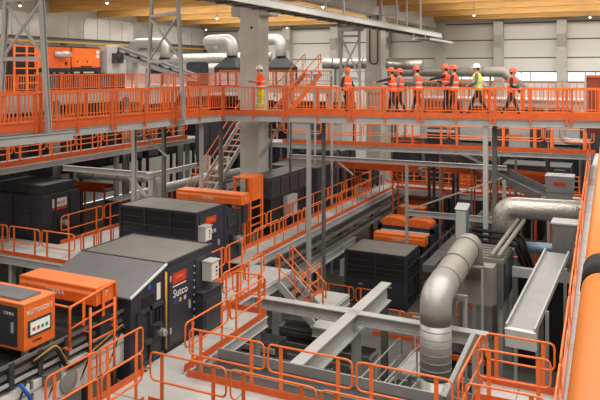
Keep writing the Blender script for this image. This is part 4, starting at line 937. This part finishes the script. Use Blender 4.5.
t = thing('machine_housing', 'small dark machine between the hoods', 'machine', (-28.5, 42, ZU)); box('body', 'navy', t, -29.2, -27.9, 41.6, 42.6, ZU, 11.0); box('bevel', 'darkm', t, -29.1, -28, 41.55, 41.6, 10.3, 10.9); box('lid', 'darkm', t, -29.1, -28.0, 41.7, 42.5, 11.0, 11.1)
duct('thick ribbed foil duct behind the short grey trestle', [(-21.5, 49.3, 11.0), (-17.6, 50.2, 11.0), (-13.6, 50.2, 10.9)], .42, 'foil', .3, [(0, .2), (0, .5), (0, .8), (1, .3)])
duct('grey pipe along the back wall, upper run', [(-18, 52.5, 10.35), (-8.0, 52.5, 10.35), (-6.6, 52.5, 9.0)], .38, 'ductpaint', .3, [(0, .3), (0, .6), (0, .85)])
duct('grey pipe along the back wall, lower run', [(-17, 52.0, 9.5), (-9.6, 52.0, 9.5), (-8.6, 52.0, 8.6)], .3, 'ductpaint', .4, [(0, .3), (0, .6)])
for (dlab, xs, y, zt) in (('pair', (-20.5, -16.0), 50.1, 10.62), ('upper', (-16.5, -9.0), 52.5, 10.0), ('lower', (-15.5, -10.5), 52.0, 9.22)):
    for x in xs:
        o_ = tag(MB().bar((x, y if x > -20 else 49.5, 0), (x, y if x > -20 else 49.5, zt), .14, .14).bar((x - .3, y if x > -20 else 49.5, zt), (x + .3, y if x > -20 else 49.5, zt), .14, .06).build('duct_support', 'steel_dk'), {'pair': 'slim grey post carrying the thick ribbed foil duct', 'upper': 'slim grey post carrying the upper back wall pipe', 'lower': 'slim grey post carrying the lower back wall pipe'}[dlab], 'post', 'duct support posts, ' + dlab)
t = thing('sorting_cabin', 'low grey sorting cabin roof with brown board behind the footbridge', 'cabin', (-8, 44, 6))
box('body', 'steel', t, -12, -2, 43.5, 46.5, 6, 8.6); box('roof', 'deck', t, -12.1, -1.9, 43.4, 46.6, 8.6, 8.7); box('brown_board', 'brown', t, -11.6, -9.2, 43.3, 43.4, 7.6, 8.5)
for k in range(4): box('window', 'glass', t, -8.8 + k * 1.6, -7.4 + k * 1.6, 43.42, 43.5, 7.2, 8.2)
for x in (-11.8, -7, -2.2):
    for y in (43.7, 46.3): box('leg', 'steel_dk', t, x - .1, x + .1, y - .1, y + .1, 0, 6)
t = thing('handrail', 'distant orange railing on the cabin roof behind the footbridge', 'railing', (-8, 43.4, 8.7))
MB().bar((-12, 43.5, 9.8), (-2, 43.5, 9.8), .06, .06).build('top_rail', 'orange', t); MB().bar((-12, 43.5, 9.3), (-2, 43.5, 9.3), .04, .04).build('mid_rail', 'orange', t)
for k in range(26): MB().bar((-12 + k * .4, 43.5, 8.7), (-12 + k * .4, 43.5, 9.8), .04, .04).build('post', 'orange', t)
t = thing('brown_container', 'red-brown container with pale edge at the right end of the footbridge', 'container', (.2, 29.8, 8.2))
box('body', 'brown', t, -1.25, 2.5, 29.0, 30.4, 8.0, 10.25); box('corner_post', 'steel', t, -1.33, -1.25, 28.95, 29.05, 8.0, 10.3); box('top_edge', 'orange_dk', t, -1.25, 2.5, 28.95, 29.02, 10.2, 10.3)
for k in range(4): box('rib', 'brown', t, -.9 + k * .9, -.8 + k * .9, 28.95, 29.0, 8.1, 10.2)
for x in (.6, 2.4): box('leg', 'steel', t, x - .08, x + .08, 29.3, 29.5, 0, 8.0)


# ================================================================== dense machinery in the dark below
def module(label, x0, x1, y0, y1, z0, z1, m, face='e', name='machine_module', group=None, band=None):
    t = thing(name, label, 'machine', ((x0 + x1) / 2, (y0 + y1) / 2, 0), group)
    box('body', m, t, x0, x1, y0, y1, z0, z1)
    n = max(2, int(((y1 - y0) if face == 'e' else (x1 - x0)) / .9))
    for k in range(n):
        mm = random.choice(('darkm', 'navy', 'black', 'steel_dk', m))
        if face == 'e': w_ = (y1 - y0) / n; box('panel', mm, t, x1, x1 + .05, y0 + w_ * k + .06, y0 + w_ * (k + 1) - .06, z0 + .12, z1 - .3)
        else: w_ = (x1 - x0) / n; box('panel', mm, t, x0 + w_ * k + .06, x0 + w_ * (k + 1) - .06, y0 - .05, y0, z0 + .12, z1 - .3)
    if band:
        zb = z1 - .24
        if face == 'e': box('band', band, t, x1, x1 + .07, y0, y1, zb, zb + .16)
        else: box('band', band, t, x0, x1, y0 - .07, y0, zb, zb + .16)
    if z0 > .1:
        for x in (x0 + .1, x1 - .1):
            for y in (y0 + .1, y1 - .1): box('leg', 'darkm', t, x - .07, x + .07, y - .07, y + .07, 0, z0)
    return t
for k in range(5):
    module('%s machine module below the high platform of orange cabinets' % ('grey', 'navy orange-banded', 'black', 'grey orange-banded', 'navy plain')[k], -27.6, -25.6, 16 + k * 5.5, 21 + k * 5.5, 5.2, 8.6 - .3 * (k % 2), ('darkm', 'navy', 'black')[k % 3], 'e', group='dark modules below the high platform', band='orange_dk' if k % 2 else None)
for k in range(5):
    module('%s machine module standing under the grey cabin at the back' % ('navy orange-banded', 'grey', 'black orange-banded', 'navy grey-banded', 'grey orange-banded')[k], -14 + k * 3.3, -11 + k * 3.3, 44.0, 46, 0, 5.9, ('navy', 'darkm', 'black')[k % 3], 's', group='dark modules under the cabin', band='orange_dk' if k % 2 == 0 else 'steel')
for k in range(3):
    module('%s machine module with orange band behind the far aisle' % ('black', 'navy', 'grey')[k], -25.4 + k * 3.2, -22.9 + k * 3.2, 41.5, 43.5, 0, 8.3, ('black', 'navy', 'darkm')[k], 's', group='dark modules behind the far aisle', band='orange_dk')
module('grey slatted conveyor deck behind the arched cover', -6.8, -5.2, 35.05, 37, 2.5, 2.95, 'steel_dk', 's', 'conveyor_deck', band='steel')
module('long dark drum screen behind the middle walkway', -9.75, -8.2, 36.85, 38.1, 5.6, 7.3, 'darkm', 's', 'drum_screen', band='steel')
module('grey screen housing behind the middle walkway near the concrete column', -17.8, -14.6, 36.2, 38, 5.8, 7.6, 'steel', 's', 'drum_screen', band='orange_dk')
module('low dark drive block on the pit floor under the crossing girders', -8.35, -7.3, 15.0, 17.6, 0, 1.5, 'black', 'e', 'drive_block', band='steel')
module('low dark sieve block on the pit floor beside the sorter walk', -11.2, -9.4, 17.95, 18.75, 0, 2.2, 'darkm', 's', 'drive_block', band='steel')
module('black pit machine below the large duct', -6.3, -5.0, 14.3, 15.05, 0, 1.3, 'black', 'e', 'drive_block', band='steel')
module('black pit machine between the stair and the vertical duct', -5.6, -3.8, 21.3, 22.0, 0, 1.6, 'black', 's', 'drive_block', band='orange_dk')
for i, (x, y, z, w_, h, lab) in enumerate(((-14.5, 38.0, 3.5, 1.0, 1.3, 'orange guard frame where the aisle meets the cross walk'), (-9.2, 38.2, 3.5, .7, 2.3, 'tall orange guard frame beside the back cross walk'),
      (-16.4, 35.6, 3.5, 1.4, 1.2, 'low orange guard frame left of the far aisle'), (-2.9, 32.6, 3.5, 1.6, 1.4, 'orange guard frame under the inclined conveyor'), (-20.2, 29.2, 3.5, 1.2, 1.6, 'orange guard frame at the end of the platform branch'),
      (-6.4, 37.3, 3.5, 1.6, 1.1, 'orange guard frame below the light grey housing'), (-4.9, 29.6, 1.2, 1.2, 1.4, 'orange guard frame behind the foil elbow duct'))):
    t = thing('guard_frame', lab, 'guard', (x, y, 0))
    MB().tube(bend([(x, y, z), (x, y, z + h), (x + w_, y, z + h), (x + w_, y, z)], .1), .035, 8).build('frame_tube', 'orange', t)
    for f in (.35, .68): MB().tube([(x, y, z + h * f), (x + w_, y, z + h * f)], .026, 6).build('mid_tube', 'orange', t)
    for xx in (x, x + w_): MB().bar((xx, y, 0), (xx, y, z), .08, .08).build('post', 'orange_dk', t)
    box('toe_board', 'orange_dk', t, x, x + w_, y - .01, y + .01, z, z + .18)

# ================================================================== people on the footbridge
def person(label, loc, facing, s=1.0, vest='vest_o', trousers='cloth_dk', sleeve='cloth_dk', helm='helm_o', stride=0., armR=None, armL=None, lean=0., holds=None, head_turn=0., vest_len=.92):
    """z-up figure facing local +y"""
    t = thing('person', label, 'person', loc); t.rotation_euler = (0, 0, facing); t.scale = (s * 1.17, s * 1.17, s * 1.05)
    me = bpy.data.meshes.new('body'); V = []; E = []; Rd = []
    def add(p, r, pr=None):
        V.append(p); Rd.append(r)
        if pr is not None: E.append((pr, len(V) - 1))
        return len(V) - 1
    ly = lean
    pel = add((0, 0, .95), (.15, .115)); sp = add((0, ly * .3, 1.13), (.135, .10), pel); ch = add((0, ly * .8, 1.34), (.155, .115), sp)
    nk = add((0, ly, 1.5), (.06, .06), ch); hb = add((0, ly + .02, 1.57), (.068, .075), nk); hm = add((0, ly + .025, 1.65), (.078, .092), hb); add((0, ly + .015, 1.73), (.06, .07), hm)
    hands = []
    for sx, arm in ((1, armR), (-1, armL)):
        sh = add((sx * .17, ly * .9, 1.42), (.068, .068), ch)
        el, wr = arm or ((.25, -.03, 1.14), (.26, .08, .9))
        e = add((sx * el[0], el[1] + ly * .6, el[2]), (.05, .05), sh); wv = Vector((sx * wr[0], wr[1] + ly * .6, wr[2])); k = add(tuple(wv), (.034, .034), e)
        dirn = (wv - Vector(V[e])).normalized(); p2 = wv + dirn * .07; add(tuple(p2), (.036, .026), k); hands.append((wv, dirn, sx))
        hp = add((sx * .09, 0, .88), (.098, .10), pel); st = stride * sx
        kn = add((sx * .1, st * .5 + .03, .5), (.065, .068), hp); back = st < 0
        an = add((sx * .1, st - (.05 if back else 0), .1 + (.03 if back else 0)), (.045, .05), kn); add((sx * .11, st + .16 - (.05 if back else 0), .045), (.042, .036), an)
    me.from_pydata(V, E, [])
    o = bpy.data.objects.new('body', me); C.objects.link(o)
    sk = o.modifiers.new('skin', 'SKIN'); 
    for i, r in enumerate(Rd): me.skin_vertices[0].data[i].radius = r
    me.skin_vertices[0].data[0].use_root = True
    o.modifiers.new('sub', 'SUBSURF').levels = 2; o.modifiers['sub'].render_levels = 2
    bpy.context.view_layer.update()
    me2 = bpy.data.meshes.new_from_object(o.evaluated_get(bpy.context.evaluated_depsgraph_get())); bpy.data.objects.remove(o)
    bm = bmesh.new(); bm.from_mesh(me2); bm.normal_update()
    wr_ = [h[0] for h in hands]
    for f in bm.faces:
        f.smooth = True; c = f.calc_center_median(); m_ = 0
        if c.z > 1.5: m_ = 2
        elif any((c - (h[0] + h[1] * .05)).length < .075 for h in hands): m_ = 2
        elif c.z < .11: m_ = 3
        elif c.z > .97 or abs(c.x) > .2: m_ = 1
        f.material_index = m_
    def blob(c, r, mi, sc=(1, 1, 1)):
        g = bmesh.ops.create_icosphere(bm, subdivisions=1, radius=r); 
        for v in g['verts']: v.co = Vector((v.co.x * sc[0], v.co.y * sc[1], v.co.z * sc[2])) + Vector(c)
        for f in {f for v in g['verts'] for f in v.link_faces}: f.material_index = mi; f.smooth = True
    hc = Vector((0, ly + .025, 1.64))
    blob(hc + Vector((0, .095, -.01)), .018, 2, (.8, 1.2, 1.3))
    for sx in (-1, 1): blob(hc + Vector((sx * .03, .083, .02)), .009, 3); blob(hc + Vector((sx * .082, 0, 0)), .024, 2, (.5, .9, 1.2))
    blob(hc + Vector((0, .082, -.055)), .016, 3, (1.3, .4, .3))
    blob(hc + Vector((0, -.04, -.0)), .088, 4, (.95, .75, 1.0))
    for (w0, dn, sx) in hands:       # five fingers per hand
        sd = dn.cross(Vector((0, 1, .2))).normalized()
        if sd.length < .5: sd = Vector((1, 0, 0))
        up = sd.cross(dn).normalized()
        for k, (off, ln) in enumerate(((-.03, .06), (-.01, .075), (.01, .07), (.03, .055), (-.045, .05))):
            b0 = w0 + dn * (.08 if k < 4 else .03) + sd * off; d1 = dn if k < 4 else (dn * .6 - sd * .8).normalized()
            P = [b0, b0 + d1 * ln * .55, b0 + d1 * ln * .85 + up * -.022]
            tb = MB().tube(P, [.0095, .009, .007], 5); n0 = [bm.verts.new(v) for v in tb.v]
            for fc in tb.f:
                try: f = bm.faces.new([n0[i] for i in fc]); f.material_index = 2
                except ValueError: pass
    bm.to_mesh(me2); bm.free()
    for m_ in (trousers, sleeve, 'skin', 'black', 'hair'): me2.materials.append(M[m_])
    b = bpy.data.objects.new('body', me2); C.objects.link(b); b.parent = t
    def child(mb, name, m_):
        mesh = bpy.data.meshes.new(name); mesh.from_pydata(mb.v, [], mb.f); mesh.materials.append(M[m_])
        for p_ in mesh.polygons: p_.use_smooth = True
        c = bpy.data.objects.new(name, mesh); C.objects.link(c); c.parent = t; return c
    def ring_shell(rows_):
        mb = MB(); seg = 18
        for (z, rx, ry, cy) in rows_:
            for k in range(seg): a = 2 * math.pi * k / seg; mb.v.append((rx * math.cos(a), cy + ry * math.sin(a), z))
        for i in range(len(rows_) - 1):
            for k in range(seg): l = (k + 1) % seg; mb.face((i * seg + k, i * seg + l, (i + 1) * seg + l, (i + 1) * seg + k), True)
        return mb
    prof = [(vest_len, .185, .15, 0), (1.0, .18, .145, ly * .1), (1.13, .17, .135, ly * .3), (1.3, .2, .15, ly * .7), (1.4, .205, .14, ly * .9), (1.46, .15, .11, ly), (1.5, .085, .085, ly)]
    child(ring_shell(prof), 'vest', vest)
    def interp(z):
        for (a_, b_) in zip(prof, prof[1:]):
            if a_[0] <= z <= b_[0]: f = (z - a_[0]) / (b_[0] - a_[0]); return [a_[i] + (b_[i] - a_[i]) * f for i in range(1, 4)]
    for z in (1.01, 1.19):
        r0, r1 = interp(z), interp(z + .055)
        child(ring_shell([(z, r0[0] + .006, r0[1] + .006, r0[2]), (z + .055, r1[0] + .006, r1[1] + .006, r1[2])]), 'reflective_band', 'refl')
    hz = 1.69; hm_ = MB().lathe([(.135, 0), (.13, .012), (.118, .02), (.118, .06), (.1, .11), (.06, .145), (.01, .155)], (0, ly + .02, hz), 16, .86, 1.0)
    child(hm_, 'helmet', helm)
    pk = MB(); pk.box(-.07, .07, ly + .12, ly + .2, hz - .005, hz + .01); child(pk, 'helmet_peak', helm)
    if trousers == 'cloth_yel':
        for sx in (-1, 1):
            for z in (.35, .55):
                mb = MB(); seg = 12; cy = stride * sx * (.5 + (.5 - z) * 1.1) + .03
                for zz, rr in ((z, .083), (z + .05, .085)):
                    for k in range(seg): a = 2 * math.pi * k / seg; mb.v.append((sx * .1 + rr * math.cos(a), cy + rr * math.sin(a), zz))
                for k in range(seg): l = (k + 1) % seg; mb.face((k, l, seg + l, seg + k), True)
                child(mb, 'reflective_band', 'refl')
    return t
def bp(px, back=.85):      # spot on the bridge deck seen at that column of the picture
    k = (px - 300) / 674; dx, dy = .9026 * k - .4305, .4305 * k + .9026
    o = A1 + sR * back; den = dx * uR.y - dy * uR.x
    tt = (o.x * uR.y - o.y * uR.x) / den
    return (dx * tt, dy * tt, ZB)
FR = math.atan2(uR.y, uR.x) - math.pi / 2      # facing along the bridge to the right
down = ((.25, -.02, 1.14), (.25, .06, .9)); fwd = ((.22, .12, 1.16), (.16, .36, 1.22)); bentf = ((.25, .02, 1.16), (.14, .26, 1.08)); point = ((.24, .24, 1.34), (.2, .5, 1.28))
person('person in white helmet and yellow work trousers holding a tablet', bp(261), FR + math.pi + .5, 1.04, 'vest_o', 'cloth_yel', 'vest_o', 'helm_w', .06, ((.26, .05, 1.18), (.16, .28, 1.2)), ((.26, .05, 1.18), (.1, .3, 1.2)), .03)
person('person in orange helmet and open vest over black clothes, standing apart', bp(347), FR - .6, .99, 'vest_o', 'cloth_dk', 'cloth_dk', 'helm_o', .1, down, bentf)
person('person in orange vest leaning an arm on the railing', bp(393, .5), FR + math.pi - .2, .99, 'vest_o', 'cloth_dk', 'cloth_dk', 'helm_o', .22, fwd, point, .05)
person('person in orange vest half hidden behind the one leaning on the railing', bp(400, 1.2), FR + math.pi - .1, .97, 'vest_o', 'cloth_dk', 'cloth_gr', 'helm_o', .18, down, bentf)
person('person in orange vest and grey sleeves walking with feet apart', bp(418), FR + math.pi - .3, 1.03, 'vest_o', 'cloth_dk', 'cloth_gr', 'helm_o', .26, down, bentf, .03)
person('person in orange vest reaching an arm forward', bp(447, 1.1), FR + math.pi - .2, 1.06, 'vest_o', 'cloth_dk', 'cloth_dk', 'helm_o', .1, fwd, point, .04)
person('person in orange vest standing close behind the one reaching forward', bp(454, .6), FR + math.pi - .3, 1.04, 'vest_o', 'cloth_dk', 'cloth_dk', 'helm_o', .25, down, bentf)
person('person in white helmet and yellow vest walking', bp(478), FR + math.pi - .1, 1.07, 'vest_y', 'cloth_dk', 'cloth_gr', 'helm_w', .3, down, bentf, .03)
person('person in orange striped vest at the end of the group, walking', bp(511), FR - .2, .98, 'vest_o', 'cloth_dk', 'cloth_dk', 'helm_o', .28, bentf, down, .04)
p = Vector(bp(261)); fa = FR + math.pi + .5 + math.pi / 2; fw = Vector((math.cos(fa), math.sin(fa), 0)); sd = Vector((-fw.y, fw.x, 0)); c = p + fw * .47 + Vector((0, 0, 1.345))
tb = thing('tablet', 'thin dark tablet held by the person in yellow trousers', 'tablet', c)
MB().bar(c - sd * .15, c + sd * .15, .2, .012).build('case', 'black', tb)
MB().bar(c - sd * .14 + Vector((0, 0, .007)), c + sd * .14 + Vector((0, 0, .007)), .18, .004).build('screen', 'ctrl', tb)
